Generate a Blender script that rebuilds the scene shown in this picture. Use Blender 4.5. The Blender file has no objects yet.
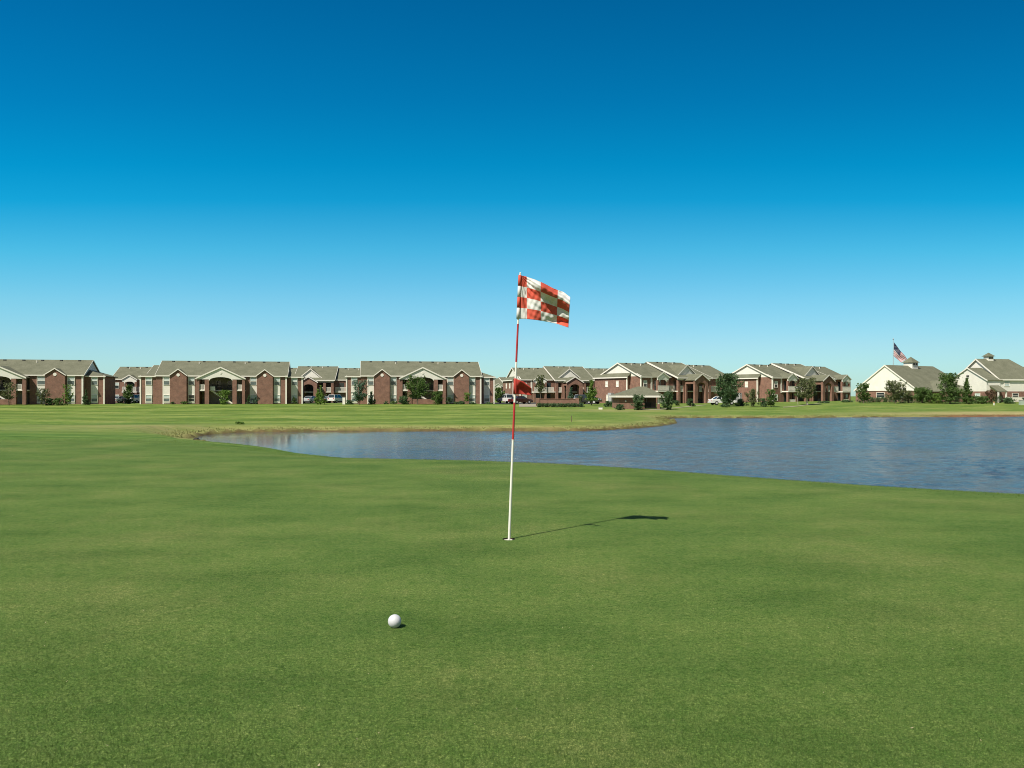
import bpy, math, random
import numpy as np
from mathutils import Vector, Matrix

random.seed(7)
rng = np.random.default_rng(11)
S = bpy.context.scene
COL = S.collection
F = 800.0; HZ = 396.0; CZ = 1.16
R = math.radians

def wx(px, Y): return (px - 512.0) / F * Y
def wz(py, Y): return CZ - (py - HZ) / F * Y

# ------------------------------------------------------------------ materials
def new_mat(name):
    m = bpy.data.materials.new(name); m.use_nodes = True
    nt = m.node_tree
    b = nt.nodes['Principled BSDF']
    return m, nt, b

def N(nt, kind, **kw):
    n = nt.nodes.new(kind)
    for k, v in kw.items():
        if k in n.inputs: n.inputs[k].default_value = v
        else: setattr(n, k, v)
    return n

def ramp(nt, fac, stops):
    r = nt.nodes.new('ShaderNodeValToRGB')
    els = r.color_ramp.elements
    while len(els) < len(stops): els.new(0.5)
    for e, (p, c) in zip(els, stops):
        e.position = p; e.color = (c[0], c[1], c[2], 1)
    nt.links.new(fac, r.inputs[0])
    return r.outputs[0]

def mixc(nt, fac, a, b, mode='MIX'):
    m = nt.nodes.new('ShaderNodeMix'); m.data_type = 'RGBA'; m.blend_type = mode
    for sock, v in ((m.inputs[0], fac), (m.inputs[6], a), (m.inputs[7], b)):
        if hasattr(v, 'is_linked'): nt.links.new(v, sock)
        elif isinstance(v, (int, float)): sock.default_value = v
        else: sock.default_value = (v[0], v[1], v[2], 1)
    return m.outputs[2]

def noise_mat(name, c1, c2, scale=3.0, rough=0.8, detail=4, bump=0.0, bscale=30, spec=0.3, c3=None, scale3=40):
    m, nt, b = new_mat(name)
    tc = N(nt, 'ShaderNodeTexCoord')
    n = N(nt, 'ShaderNodeTexNoise', Scale=scale, Detail=detail, Roughness=0.6)
    nt.links.new(tc.outputs['Object'], n.inputs['Vector'])
    col = ramp(nt, n.outputs[0], [(0.32, c1), (0.68, c2)])
    if c3 is not None:
        n3 = N(nt, 'ShaderNodeTexNoise', Scale=scale3, Detail=3)
        nt.links.new(tc.outputs['Object'], n3.inputs['Vector'])
        f = ramp(nt, n3.outputs[0], [(0.5, (0, 0, 0)), (0.7, (1, 1, 1))])
        col = mixc(nt, f, col, c3)
    nt.links.new(col, b.inputs['Base Color'])
    b.inputs['Roughness'].default_value = rough
    b.inputs['Specular IOR Level'].default_value = spec
    if bump > 0:
        nb = N(nt, 'ShaderNodeTexNoise', Scale=bscale, Detail=3)
        nt.links.new(tc.outputs['Object'], nb.inputs['Vector'])
        bp = N(nt, 'ShaderNodeBump', Strength=bump, Distance=0.05)
        nt.links.new(nb.outputs[0], bp.inputs['Height'])
        nt.links.new(bp.outputs[0], b.inputs['Normal'])
    return m

def brick_mat(name, ca, cb, mortar):
    m, nt, b = new_mat(name)
    tc = N(nt, 'ShaderNodeTexCoord')
    # use the coordinate along the wall whichever way it faces
    sep = N(nt, 'ShaderNodeSeparateXYZ'); nt.links.new(tc.outputs['Object'], sep.inputs[0])
    ad = N(nt, 'ShaderNodeMath', operation='ADD')
    nt.links.new(sep.outputs[0], ad.inputs[0]); nt.links.new(sep.outputs[1], ad.inputs[1])
    cb_ = N(nt, 'ShaderNodeCombineXYZ')
    nt.links.new(ad.outputs[0], cb_.inputs[0]); nt.links.new(sep.outputs[2], cb_.inputs[1])
    br = N(nt, 'ShaderNodeTexBrick', Scale=1.0)
    br.inputs['Color1'].default_value = (*ca, 1); br.inputs['Color2'].default_value = (*cb, 1)
    br.inputs['Mortar'].default_value = (*mortar, 1)
    br.inputs['Mortar Size'].default_value = 0.008
    br.inputs['Brick Width'].default_value = 0.21; br.inputs['Row Height'].default_value = 0.075
    nt.links.new(cb_.outputs[0], br.inputs['Vector'])
    n = N(nt, 'ShaderNodeTexNoise', Scale=1.3, Detail=5, Roughness=0.65)
    nt.links.new(tc.outputs['Object'], n.inputs['Vector'])
    v = ramp(nt, n.outputs[0], [(0.3, (0.72, 0.72, 0.72)), (0.7, (1.2, 1.15, 1.12))])
    col = mixc(nt, 1.0, br.outputs[0], v, 'MULTIPLY')
    nt.links.new(col, b.inputs['Base Color'])
    b.inputs['Roughness'].default_value = 0.9
    b.inputs['Specular IOR Level'].default_value = 0.15
    return m

def siding_mat(name, c, pitch=0.18):
    m, nt, b = new_mat(name)
    tc = N(nt, 'ShaderNodeTexCoord')
    w = N(nt, 'ShaderNodeTexWave', wave_type='BANDS', bands_direction='Z', wave_profile='SAW')
    w.inputs['Scale'].default_value = 1 / pitch / 2
    nt.links.new(tc.outputs['Object'], w.inputs['Vector'])
    n = N(nt, 'ShaderNodeTexNoise', Scale=0.9, Detail=4)
    nt.links.new(tc.outputs['Object'], n.inputs['Vector'])
    col = ramp(nt, n.outputs[0], [(0.3, [x * 0.9 for x in c]), (0.7, c)])
    nt.links.new(col, b.inputs['Base Color'])
    bp = N(nt, 'ShaderNodeBump', Strength=0.5, Distance=0.02)
    nt.links.new(w.outputs[0], bp.inputs['Height']); nt.links.new(bp.outputs[0], b.inputs['Normal'])
    b.inputs['Roughness'].default_value = 0.6
    return m

def glass_mat(name, c, rough=0.08):
    m, nt, b = new_mat(name)
    tc = N(nt, 'ShaderNodeTexCoord')
    n = N(nt, 'ShaderNodeTexNoise', Scale=0.8, Detail=2)
    nt.links.new(tc.outputs['Object'], n.inputs['Vector'])
    col = ramp(nt, n.outputs[0], [(0.35, [x * 0.6 for x in c]), (0.65, c)])
    nt.links.new(col, b.inputs['Base Color'])
    b.inputs['Roughness'].default_value = rough
    b.inputs['Specular IOR Level'].default_value = 0.7
    return m

def leaf_mat(name, c1, c2, c3):
    m, nt, b = new_mat(name)
    tc = N(nt, 'ShaderNodeTexCoord')
    n = N(nt, 'ShaderNodeTexNoise', Scale=1.6, Detail=4, Roughness=0.7)
    nt.links.new(tc.outputs['Object'], n.inputs['Vector'])
    col = ramp(nt, n.outputs[0], [(0.3, c1), (0.5, c2), (0.72, c3)])
    nt.links.new(col, b.inputs['Base Color'])
    b.inputs['Roughness'].default_value = 0.55
    b.inputs['Specular IOR Level'].default_value = 0.3
    tr = N(nt, 'ShaderNodeBsdfTranslucent'); nt.links.new(col, tr.inputs[0])
    mx = N(nt, 'ShaderNodeMixShader'); mx.inputs[0].default_value = 0.3
    nt.links.new(b.outputs[0], mx.inputs[1]); nt.links.new(tr.outputs[0], mx.inputs[2])
    nt.links.new(mx.outputs[0], nt.nodes['Material Output'].inputs[0])
    return m

M = {}
M['brick'] = brick_mat('red brick', (0.270, 0.134, 0.100), (0.205, 0.100, 0.076), (0.31, 0.25, 0.20))
M['siding'] = siding_mat('white siding', (0.88, 0.86, 0.78))
M['cream'] = siding_mat('cream siding', (0.90, 0.88, 0.80))
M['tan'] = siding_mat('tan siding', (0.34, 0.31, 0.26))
M['trim'] = noise_mat('white trim paint', (0.80, 0.77, 0.69), (0.86, 0.83, 0.75), 2, 0.5)
M['roof'] = noise_mat('weathered shingles', (0.135, 0.142, 0.098), (0.185, 0.190, 0.135), 0.7, 0.9, 6, 0.3, 8, 0.15, (0.11, 0.112, 0.08), 9)
M['vent'] = noise_mat('roof vent metal', (0.05, 0.05, 0.045), (0.08, 0.08, 0.07), 5, 0.6)
M['glass'] = glass_mat('dark glass', (0.035, 0.05, 0.055))
M['blind'] = noise_mat('window blind', (0.48, 0.56, 0.54), (0.60, 0.68, 0.65), 3, 0.35)
M['midglass'] = glass_mat('half shaded glass', (0.16, 0.21, 0.21), 0.15)
M['door'] = noise_mat('dark door', (0.05, 0.045, 0.04), (0.08, 0.07, 0.06), 3, 0.5)
M['concrete'] = noise_mat('concrete', (0.27, 0.24, 0.17), (0.34, 0.31, 0.23), 1.2, 0.9, 6)
M['asphalt'] = noise_mat('asphalt', (0.045, 0.045, 0.045), (0.07, 0.068, 0.064), 1.5, 0.95, 6)
M['bark'] = noise_mat('bark', (0.10, 0.075, 0.055), (0.17, 0.135, 0.10), 8, 0.9)
M['palebark'] = noise_mat('pale bark', (0.38, 0.34, 0.28), (0.5, 0.46, 0.38), 8, 0.9)
M['iron'] = noise_mat('black iron', (0.02, 0.02, 0.02), (0.04, 0.04, 0.04), 6, 0.5)
M['metal'] = noise_mat('grey metal', (0.35, 0.36, 0.37), (0.45, 0.46, 0.47), 6, 0.4)
M['leaf_mid'] = leaf_mat('leaves mid green', (0.057, 0.106, 0.029), (0.098, 0.171, 0.043), (0.155, 0.236, 0.065))
M['leaf_dark'] = leaf_mat('leaves dark green', (0.049, 0.09, 0.041), (0.078, 0.146, 0.058), (0.135, 0.213, 0.078))
M['leaf_bright'] = leaf_mat('leaves bright green', (0.098, 0.171, 0.033), (0.155, 0.26, 0.049), (0.236, 0.341, 0.073))
M['leaf_olive'] = leaf_mat('leaves olive', (0.09, 0.114, 0.049), (0.139, 0.163, 0.069), (0.204, 0.227, 0.106))
M['leaf_red'] = leaf_mat('leaves reddish', (0.114, 0.073, 0.041), (0.179, 0.106, 0.065), (0.195, 0.163, 0.073))
M['leaf_blue'] = leaf_mat('leaves blue green', (0.067, 0.123, 0.078), (0.102, 0.18, 0.113), (0.158, 0.248, 0.158))

# ------------------------------------------------------------------ mesh helper
class MB:
    def __init__(self): self.v = []; self.f = []
    def add(self, vs, fs):
        o = len(self.v); self.v += [tuple(p) for p in vs]; self.f += [tuple(i + o for i in f) for f in fs]; return self
    def box(self, x0, x1, y0, y1, z0, z1):
        if x0 > x1: x0, x1 = x1, x0
        if y0 > y1: y0, y1 = y1, y0
        vs = [(x0,y0,z0),(x1,y0,z0),(x1,y1,z0),(x0,y1,z0),(x0,y0,z1),(x1,y0,z1),(x1,y1,z1),(x0,y1,z1)]
        return self.add(vs, [(0,3,2,1),(4,5,6,7),(0,1,5,4),(1,2,6,5),(2,3,7,6),(3,0,4,7)])
    def prism(self, pts, y0, y1, ax='y'):
        """pts: (a, z) polygon ccw; extruded along y (or x when ax='x')"""
        n = len(pts)
        if ax == 'y': vs = [(a, y0, z) for a, z in pts] + [(a, y1, z) for a, z in pts]
        else: vs = [(y0, a, z) for a, z in pts] + [(y1, a, z) for a, z in pts]
        fs = [tuple(range(n)), tuple(range(2*n-1, n-1, -1))] + [(i, i+n, (i+1) % n + n, (i+1) % n) for i in range(n)]
        return self.add(vs, fs)
    def slab(self, quad, t):
        """quad: 4 (or 3) points, thickness t downwards"""
        n = len(quad)
        vs = list(quad) + [(p[0], p[1], p[2] - t) for p in quad]
        fs = [tuple(range(n)), tuple(range(2*n-1, n-1, -1))] + [(i, i+n, (i+1) % n + n, (i+1) % n) for i in range(n)]
        return self.add(vs, fs)
    def tube(self, p0, p1, r0, r1, n=8, cap=True):
        p0, p1 = Vector(p0), Vector(p1); d = (p1 - p0).normalized()
        a = d.orthogonal().normalized(); b = d.cross(a)
        vs = []
        for p, r in ((p0, r0), (p1, r1)):
            for k in range(n):
                t = 2*math.pi*k/n; vs.append(tuple(p + a*(r*math.cos(t)) + b*(r*math.sin(t))))
        fs = [(k, (k+1) % n, (k+1) % n + n, k+n) for k in range(n)]
        if cap: fs += [tuple(range(n-1, -1, -1)), tuple(range(n, 2*n))]
        return self.add(vs, fs)
    def build(self, name, mat, parent=None, smooth=False, mats=None, fm=None):
        me = bpy.data.meshes.new(name); me.from_pydata(self.v, [], self.f)
        for mm in (mats or [mat]): me.materials.append(mm)
        if fm is not None: me.polygons.foreach_set('material_index', fm)
        if smooth: me.polygons.foreach_set('use_smooth', [True] * len(me.polygons))
        me.update()
        import bmesh
        bm = bmesh.new(); bm.from_mesh(me)
        if len(bm.faces) < 4000: bmesh.ops.recalc_face_normals(bm, faces=bm.faces)
        bm.to_mesh(me); bm.free()
        o = bpy.data.objects.new(name, me); COL.objects.link(o)
        if parent: o.parent = parent
        return o

def tag(o, label, cat, group=None, kind=None):
    if label: o['label'] = label
    if cat: o['category'] = cat
    if group: o['group'] = group
    if kind: o['kind'] = kind
    return o

def thing(name, label, cat, loc, rz=0, group=None):
    o = bpy.data.objects.new(name, None); COL.objects.link(o)
    o.location = loc; o.rotation_euler = (0, 0, rz); o.empty_display_size = 0.3
    return tag(o, label, cat, group)

# ------------------------------------------------------------------ terrain
WZ = CZ - 2.5
def far(px, py): Y = 2.5 * F / (py - HZ); return (wx(px, Y), Y)
POND = [far(187,439.5), far(205,435.0), far(240,432.6), far(270,432), far(310,431.4), far(360,431.4), far(420,431.2), far(500,431.2), far(560,431.2), far(605,430.2),
        far(640,428), far(664,425.6), far(677,423.6), far(676,421.4), far(668,419.2), far(672,418.2), far(700,417.9), far(740,418.2), far(790,418.0), far(840,417.3),
        far(900,417.1), far(960,417.0), far(1024,416.6), (80,100), (150,104), (170,-20), (90,-26), (45,-12), (28,3), (20,12), (12,18), (4,22), (-4,25.5), (-10,31), (-15.2,40.5)]
def near(px, py): Y = CZ * F / (py - HZ); return (wx(px, Y), Y)
CREST = [(-120,34), (-60,28), (-30,23.5), (-15,21), near(160,441), near(206,445.0), near(238,448.2), near(270,452), near(310,455), near(380,456.6), near(460,458), near(540,461), near(620,465.6), near(700,472),
         near(780,477.6), near(860,483), near(940,487.6), near(1024,492), (13,5.5), (25,-3), (60,-40), (60,-80), (-120,-80)]

def sdist(px, py, poly):
    """signed distance to polygon, negative inside"""
    P = np.array(poly); Q = np.roll(P, -1, 0)
    d = np.full(px.shape, 1e9); ins = np.zeros(px.shape, bool)
    for (ax, ay), (bx, by) in zip(P, Q):
        ex, ey = bx-ax, by-ay
        t = np.clip(((px-ax)*ex + (py-ay)*ey) / (ex*ex+ey*ey), 0, 1)
        d = np.minimum(d, np.hypot(px-ax-t*ex, py-ay-t*ey))
        c = ((ay > py) != (by > py))
        with np.errstate(divide='ignore', invalid='ignore'):
            xi = (bx-ax)*(py-ay)/(by-ay+1e-12)+ax
        ins ^= c & (px < xi)
    return np.where(ins, -d, d)

def sst(a, b, x):
    t = np.clip((x-a)/(b-a), 0, 1); return t*t*(3-2*t)

def vnoise(x, y, s, seed=0):
    r = np.random.default_rng(seed + 100); T = r.random((64, 64))
    u, v = x/s, y/s
    i, j = np.floor(u).astype(int), np.floor(v).astype(int)
    fu, fv = u-i, v-j; fu = fu*fu*(3-2*fu); fv = fv*fv*(3-2*fv)
    g = lambda a, b: T[a % 64, b % 64]
    return (g(i,j)*(1-fu)+g(i+1,j)*fu)*(1-fv)+(g(i,j+1)*(1-fu)+g(i+1,j+1)*fu)*fv

def ground(x, y):
    x = np.asarray(x, float); y = np.asarray(y, float)
    dP = sdist(x, y, POND) + (vnoise(x, y, 1.9, 1)-0.5)*0.5 + (vnoise(x, y, 5, 2)-0.5)*0.5 + 0.1
    dC = sdist(x, y, CREST)
    right = sst(35, 75, x)
    zf = -1.04 + sst(108, 150, y)*(0.68 + 0.30*right) + right*sst(96, 108, y)*0.12
    zf = zf + (vnoise(x, y, 14, 3)-0.5)*0.22*sst(150, 120, y)*sst(20, 40, y)
    # swells of the rough on the left
    zf = zf + 0.38*np.exp(-(((x+26)/15)**2+((y-46)/8)**2)) + 0.22*np.exp(-(((x+44)/14)**2+((y-70)/10)**2))
    L = 8.5 + 20*sst(-5, -16, x)
    k = sst(-0.6, 1, dC/L*1.0)
    k = np.clip(sst(0, 1, np.clip((dC+1.2)/(L+1.2), 0, 1)), 0, 1)
    z = zf*k
    z = z + 0.05*sst(-9, -22, x)*sst(9, 16, y)*(vnoise(x, y, 6, 5))*(1-k)
    # pond
    bank = WZ + 0.10 + 0.06*vnoise(x, y, 2.3, 6)
    lo = np.where(dP < 0.35, WZ-0.25+(np.clip(dP, -3, .35))*0.35 + sst(-0.25, 0.35, dP)*0.42, bank)
    w = sst(0.35, 3.5, dP)
    lo2 = np.where(dP < 0.35, lo, bank*(1-w) + z*w)
    z = np.where(dP < 4.5, np.minimum(lo2, np.maximum(z, WZ-2) if False else lo2), z)
    return z, dP, dC, k

def gz(x, y): return float(ground(np.array([x]), np.array([y]))[0][0])

PINX, PINY = wx(508.8, CZ*F/143.0), CZ*F/143.0
HR = 0.054

def axis(segs):
    out = []
    for a, b, s in segs:
        n = max(1, int(round((b-a)/s))); out += list(np.linspace(a, b, n, endpoint=False))
    out.append(segs[-1][1]); return np.array(out)
xs = axis([(-2600,-400,220), (-400,-150,12), (-150,-60,2.5), (-60,-24,1.0), (-24,24,0.4), (24,75,0.75), (75,160,2.5), (160,400,12), (400,2600,220)])
ys = axis([(-200,-10,14), (-10,0,1.5), (0,8,0.5), (8,26,0.4), (26,48,0.7), (48,64,0.3), (64,86,0.6), (86,112,0.4), (112,160,1.2), (160,260,8), (260,3200,240)])
sq = 0.2
def force(ax, c):
    ax = ax[(ax < c-sq*1.3) | (ax > c+sq*1.3)]
    return np.sort(np.concatenate([ax, [c-sq, c+sq]]))
xs = force(xs, PINX); ys = force(ys, PINY)
GX, GY = np.meshgrid(xs, ys)
nx, ny = len(xs), len(ys)
vx, vy = GX.ravel(), GY.ravel()
vz, dP, dC, kk = ground(vx, vy)
idx = np.arange(nx*ny).reshape(ny, nx)
fc = np.stack([idx[:-1,:-1], idx[:-1,1:], idx[1:,1:], idx[1:,:-1]], -1).reshape(-1, 4)
cx, cy = vx[fc].mean(1), vy[fc].mean(1)
keep = ~((abs(cx-PINX) < sq) & (abs(cy-PINY) < sq))
fc = fc[keep]
faces = [tuple(int(i) for i in f) for f in fc]
# ring of turf round the hole
n0 = len(vx); K = 32
sqr, cir = [], []
for k in range(K):
    t = 2*math.pi*(k+0.5)/K; c, s = math.cos(t), math.sin(t); m = max(abs(c), abs(s))
    sqr.append((PINX+sq*c/m, PINY+sq*s/m)); cir.append((PINX+HR*c, PINY+HR*s))
cor = [(PINX+sq*a, PINY+sq*b) for a, b in ((1,1),(-1,1),(-1,-1),(1,-1))]
ex = sqr + cir + cor
vx = np.concatenate([vx, [p[0] for p in ex]]); vy = np.concatenate([vy, [p[1] for p in ex]])
z2, p2, c2, k2 = ground(vx[n0:], vy[n0:])
vz = np.concatenate([vz, z2]); dP = np.concatenate([dP, p2]); dC = np.concatenate([dC, c2]); kk = np.concatenate([kk, k2])
for k in range(K):
    a, b = k, (k+1) % K
    faces.append((n0+a, n0+b, n0+K+b, n0+K+a))
for j in range(4):
    k = j*8+3
    faces.append((n0+k, n0+2*K+j, n0+k+1))
me = bpy.data.meshes.new('ground')
me.from_pydata(np.stack([vx, vy, vz], 1).tolist(), [], faces)
def attr(name, arr):
    a = me.attributes.new(name, 'FLOAT', 'POINT'); a.data.foreach_set('value', np.asarray(arr, np.float32))
# zone masks (what kind of turf grows where)
attr('green', sst(1.6, -0.6, dC - 0.9*(vnoise(vx, vy, 3, 8)-0.5)*sst(-4, -12, vx)))
rightm = sst(30, 60, vx)*sst(80, 90, vy)
soilw = sst(0.45, 0.12, dP)*0.9
soilw = np.maximum(soilw, sst(3.0, 0.8, dP)*sst(48, 54, vx)*sst(68, 60, vx)*sst(80, 90, vy)*0.9)
attr('soil', soilw*sst(-8, 12, dC)*(vy > 20))
dryw = sst(4.5, 0.6, dP)*0.55*sst(20, 50, vy)
dryw = np.maximum(dryw, sst(15, 4, dP)*rightm*sst(22, 40, vx)*1.0)
dryw = np.maximum(dryw, 0.55*np.exp(-(((vx+21.5)/6.5)**2+((vy-50)/9)**2))*(dP > 0))
dryw = np.maximum(dryw, 0.55*np.exp(-(((vx-16)/9)**2+((vy-116)/6)**2)))
attr('dry', dryw*sst(-2, 6, dC))
attr('collar', sst(-1.5, 0.5, dC)*sst(9, 5, dC)*sst(1, -6, vx)+0.75*np.exp(-(((vx+32)/9)**2+((vy-60)/3.5)**2))+0.65*sst(3, 7, dC)*sst(52, 42, vy)*sst(-8, -14, vx)*sst(0.3, 0.6, vnoise(vx, vy, 4, 41)))
attr('red', sst(48, 54, vx)*sst(70, 62, vx)*sst(80, 90, vy))
attr('stripe', sst(54, 66, vy - 0.0*vx)*sst(12, -2, vx)*sst(158, 148, vy))
me.polygons.foreach_set('use_smooth', [True]*len(me.polygons))
gnd = bpy.data.objects.new('ground', me); COL.objects.link(gnd); gnd['kind'] = 'structure'

m, nt, b = new_mat('turf')
L = nt.links
tc = N(nt, 'ShaderNodeTexCoord'); P = tc.outputs['Object']
def A(nm):
    a = N(nt, 'ShaderNodeAttribute', attribute_name=nm); return a.outputs['Fac']
def nz(scale, detail=4, rough=0.6, vec=None, sc=None):
    n = N(nt, 'ShaderNodeTexNoise', Scale=scale, Detail=detail, Roughness=rough)
    v = vec or P
    if sc:
        mp = N(nt, 'ShaderNodeMapping'); mp.inputs['Scale'].default_value = sc; L.new(v, mp.inputs[0]); v = mp.outputs[0]
    L.new(v, n.inputs['Vector']); return n.outputs[0]
# putting green: large soft patches, fine grain
base = ramp(nt, nz(0.55, 5, 0.62), [(0.30, (0.070, 0.131, 0.030)), (0.5, (0.092, 0.153, 0.036)), (0.70, (0.124, 0.168, 0.048))])
patch = ramp(nt, nz(1.0, 5, 0.6, sc=(0.8, 1.4, 1)), [(0.33, (0.76, 0.82, 0.78)), (0.5, (1, 1, 1)), (0.68, (1.20, 1.12, 1.18))])
gcol = mixc(nt, 1.0, base, patch, 'MULTIPLY')
mott = ramp(nt, nz(9, 5, 0.7), [(0.32, (0.84, 0.93, 0.84)), (0.68, (1.15, 1.06, 1.16))])
gcol = mixc(nt, 1.0, gcol, mott, 'MULTIPLY')
spk = ramp(nt, nz(190, 4, 0.8), [(0.30, (0.30, 0.36, 0.28)), (0.5, (1, 1, 1)), (0.70, (1.95, 1.7, 1.8))])
spk0 = ramp(nt, nz(85, 3, 0.8), [(0.32, (0.45, 0.52, 0.44)), (0.5, (1, 1, 1)), (0.68, (1.65, 1.5, 1.65))])
gcol = mixc(nt, 1.0, gcol, spk0, 'MULTIPLY')
gcol = mixc(nt, 1.0, gcol, spk, 'MULTIPLY')
spk2 = ramp(nt, nz(38, 3, 0.75), [(0.33, (0.66, 0.72, 0.64)), (0.5, (1, 1, 1)), (0.67, (1.38, 1.27, 1.38))])
spk3 = ramp(nt, nz(17, 3, 0.75), [(0.35, (0.84, 0.91, 0.85)), (0.5, (1, 1, 1)), (0.65, (1.15, 1.07, 1.14))])
gcol = mixc(nt, 1.0, gcol, spk3, 'MULTIPLY')
gcol = mixc(nt, 1.0, gcol, spk2, 'MULTIPLY')
# rough
rb = ramp(nt, nz(0.16, 6, 0.65), [(0.3, (0.098, 0.172, 0.036)), (0.5, (0.148, 0.214, 0.052)), (0.7, (0.225, 0.262, 0.086))])
rs = ramp(nt, nz(1.0, 6, 0.7, sc=(0.25, 0.9, 1)), [(0.33, (0.62, 0.74, 0.62)), (0.67, (1.3, 1.2, 1.2))])
rcol = mixc(nt, 1.0, rb, rs, 'MULTIPLY')
rf = ramp(nt, nz(3.2, 4, 0.7, sc=(0.5, 1, 1)), [(0.33, (0.7, 0.76, 0.66)), (0.67, (1.25, 1.18, 1.2))])
rcol = mixc(nt, 1.0, rcol, rf, 'MULTIPLY')
# mown stripes of the fairway
sep = N(nt, 'ShaderNodeSeparateXYZ'); L.new(P, sep.inputs[0])
sx = N(nt, 'ShaderNodeMath', operation='MULTIPLY'); L.new(sep.outputs[0], sx.inputs[0]); sx.inputs[1].default_value = -0.10
sy = N(nt, 'ShaderNodeMath', operation='ADD'); L.new(sep.outputs[1], sy.inputs[0]); L.new(sx.outputs[0], sy.inputs[1])
wv = N(nt, 'ShaderNodeMath', operation='MULTIPLY_ADD'); L.new(nz(0.035, 3), wv.inputs[0]); wv.inputs[1].default_value = 34.0; L.new(sy.outputs[0], wv.inputs[2])
fr = N(nt, 'ShaderNodeMath', operation='MULTIPLY'); L.new(wv.outputs[0], fr.inputs[0]); fr.inputs[1].default_value = 2*math.pi/14.0
sn = N(nt, 'ShaderNodeMath', operation='SINE'); L.new(fr.outputs[0], sn.inputs[0])
s01 = N(nt, 'ShaderNodeMath', operation='MULTIPLY_ADD'); L.new(sn.outputs[0], s01.inputs[0]); s01.inputs[1].default_value = 0.5; s01.inputs[2].default_value = 0.5
scol = ramp(nt, s01.outputs[0], [(0.30, (0.82, 0.87, 0.76)), (0.70, (1.17, 1.12, 1.12))])
rst = mixc(nt, 1.0, rcol, scol, 'MULTIPLY')
rcol = mixc(nt, A('stripe'), rcol, rst)
# darker collar and darker green patches in the left rough
rdk = mixc(nt, 1.0, rcol, (0.66, 0.82, 0.78), 'MULTIPLY')
cfac = N(nt, 'ShaderNodeMath', operation='MULTIPLY'); L.new(A('collar'), cfac.inputs[0]); L.new(ramp(nt, nz(0.5, 4, 0.65, sc=(0.5, 1, 1)), [(0.3, (0.35, 0.35, 0.35)), (0.55, (1, 1, 1))]), cfac.inputs[1])
rcol = mixc(nt, cfac.outputs[0], rcol, rdk)
# dry grass
nd = nz(0.9, 6, 0.75, sc=(0.6, 1.2, 1))
dfac = N(nt, 'ShaderNodeMath', operation='MULTIPLY'); L.new(A('dry'), dfac.inputs[0])
L.new(ramp(nt, nd, [(0.30, (0.15, 0.15, 0.15)), (0.55, (1, 1, 1))]), dfac.inputs[1])
rcol = mixc(nt, dfac.outputs[0], rcol, (0.37, 0.31, 0.15))
# soil
soilc = ramp(nt, nz(1.6, 5, 0.7), [(0.35, (0.035, 0.024, 0.014)), (0.65, (0.13, 0.085, 0.045))])
soilc = mixc(nt, A('red'), soilc, (0.16, 0.070, 0.042))
sfac = N(nt, 'ShaderNodeMath', operation='MULTIPLY'); L.new(A('soil'), sfac.inputs[0])
L.new(ramp(nt, nz(0.8, 5, 0.75), [(0.33, (0.6, 0.6, 0.6)), (0.5, (1, 1, 1))]), sfac.inputs[1])
rcol = mixc(nt, sfac.outputs[0], rcol, soilc)
fin = mixc(nt, A('green'), rcol, gcol)
L.new(fin, b.inputs['Base Color'])
b.inputs['Roughness'].default_value = 0.85
b.inputs['Specular IOR Level'].default_value = 0.04
bp = N(nt, 'ShaderNodeBump', Strength=0.55, Distance=0.004); L.new(nz(230, 3, 0.7), bp.inputs['Height'])
bp2 = N(nt, 'ShaderNodeBump', Strength=0.35, Distance=0.03); L.new(nz(7, 4, 0.6), bp2.inputs['Height']); L.new(bp.outputs[0], bp2.inputs['Normal'])
L.new(bp2.outputs[0], b.inputs['Normal'])
me.materials.append(m)
M['turf'] = m

# water
m, nt, b = new_mat('pond water'); L = nt.links
tc = N(nt, 'ShaderNodeTexCoord'); P = tc.outputs['Object']
b.inputs['Base Color'].default_value = (0.040, 0.052, 0.062, 1)
wmp = N(nt, 'ShaderNodeMapping'); wmp.inputs['Scale'].default_value = (0.35, 1, 1); L.new(P, wmp.inputs[0])
wn = N(nt, 'ShaderNodeTexNoise', Scale=0.16, Detail=5, Roughness=0.65); L.new(wmp.outputs[0], wn.inputs['Vector'])
wc = ramp(nt, wn.outputs[0], [(0.36, (0.062, 0.098, 0.140)), (0.64, (0.112, 0.122, 0.138))]); L.new(wc, b.inputs['Base Color'])
b.inputs['IOR'].default_value = 1.33
def wnoise(scale, sc, det=3, r=0.6):
    mp = N(nt, 'ShaderNodeMapping'); mp.inputs['Scale'].default_value = sc; mp.inputs['Rotation'].default_value = (0, 0, R(12)); L.new(P, mp.inputs[0])
    n = N(nt, 'ShaderNodeTexNoise', Scale=scale, Detail=det, Roughness=r); L.new(mp.outputs[0], n.inputs['Vector']); return n.outputs[0]
# calm by the sheltered left end, rippled in the open
sep = N(nt, 'ShaderNodeSeparateXYZ'); L.new(P, sep.inputs[0])
mr = N(nt, 'ShaderNodeMapRange', interpolation_type='SMOOTHSTEP'); L.new(sep.outputs[0], mr.inputs[0])
mr.inputs[1].default_value = -13.0; mr.inputs[2].default_value = 9.0; mr.inputs[3].default_value = 0.02; mr.inputs[4].default_value = 1.0
rr_ = N(nt, 'ShaderNodeMapRange'); L.new(mr.outputs[0], rr_.inputs[0]); rr_.inputs[3].default_value = 0.03; rr_.inputs[4].default_value = 0.15; L.new(rr_.outputs[0], b.inputs['Roughness'])
b1 = N(nt, 'ShaderNodeBump', Distance=0.30); L.new(wnoise(5.0, (1.0, 0.8, 1), 3, 0.6), b1.inputs['Height'])
L.new(mr.outputs[0], b1.inputs['Strength'])
b2 = N(nt, 'ShaderNodeBump', Distance=0.05); L.new(wnoise(13, (1, 1.5, 1), 3), b2.inputs['Height']); L.new(b1.outputs[0], b2.inputs['Normal'])
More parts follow.
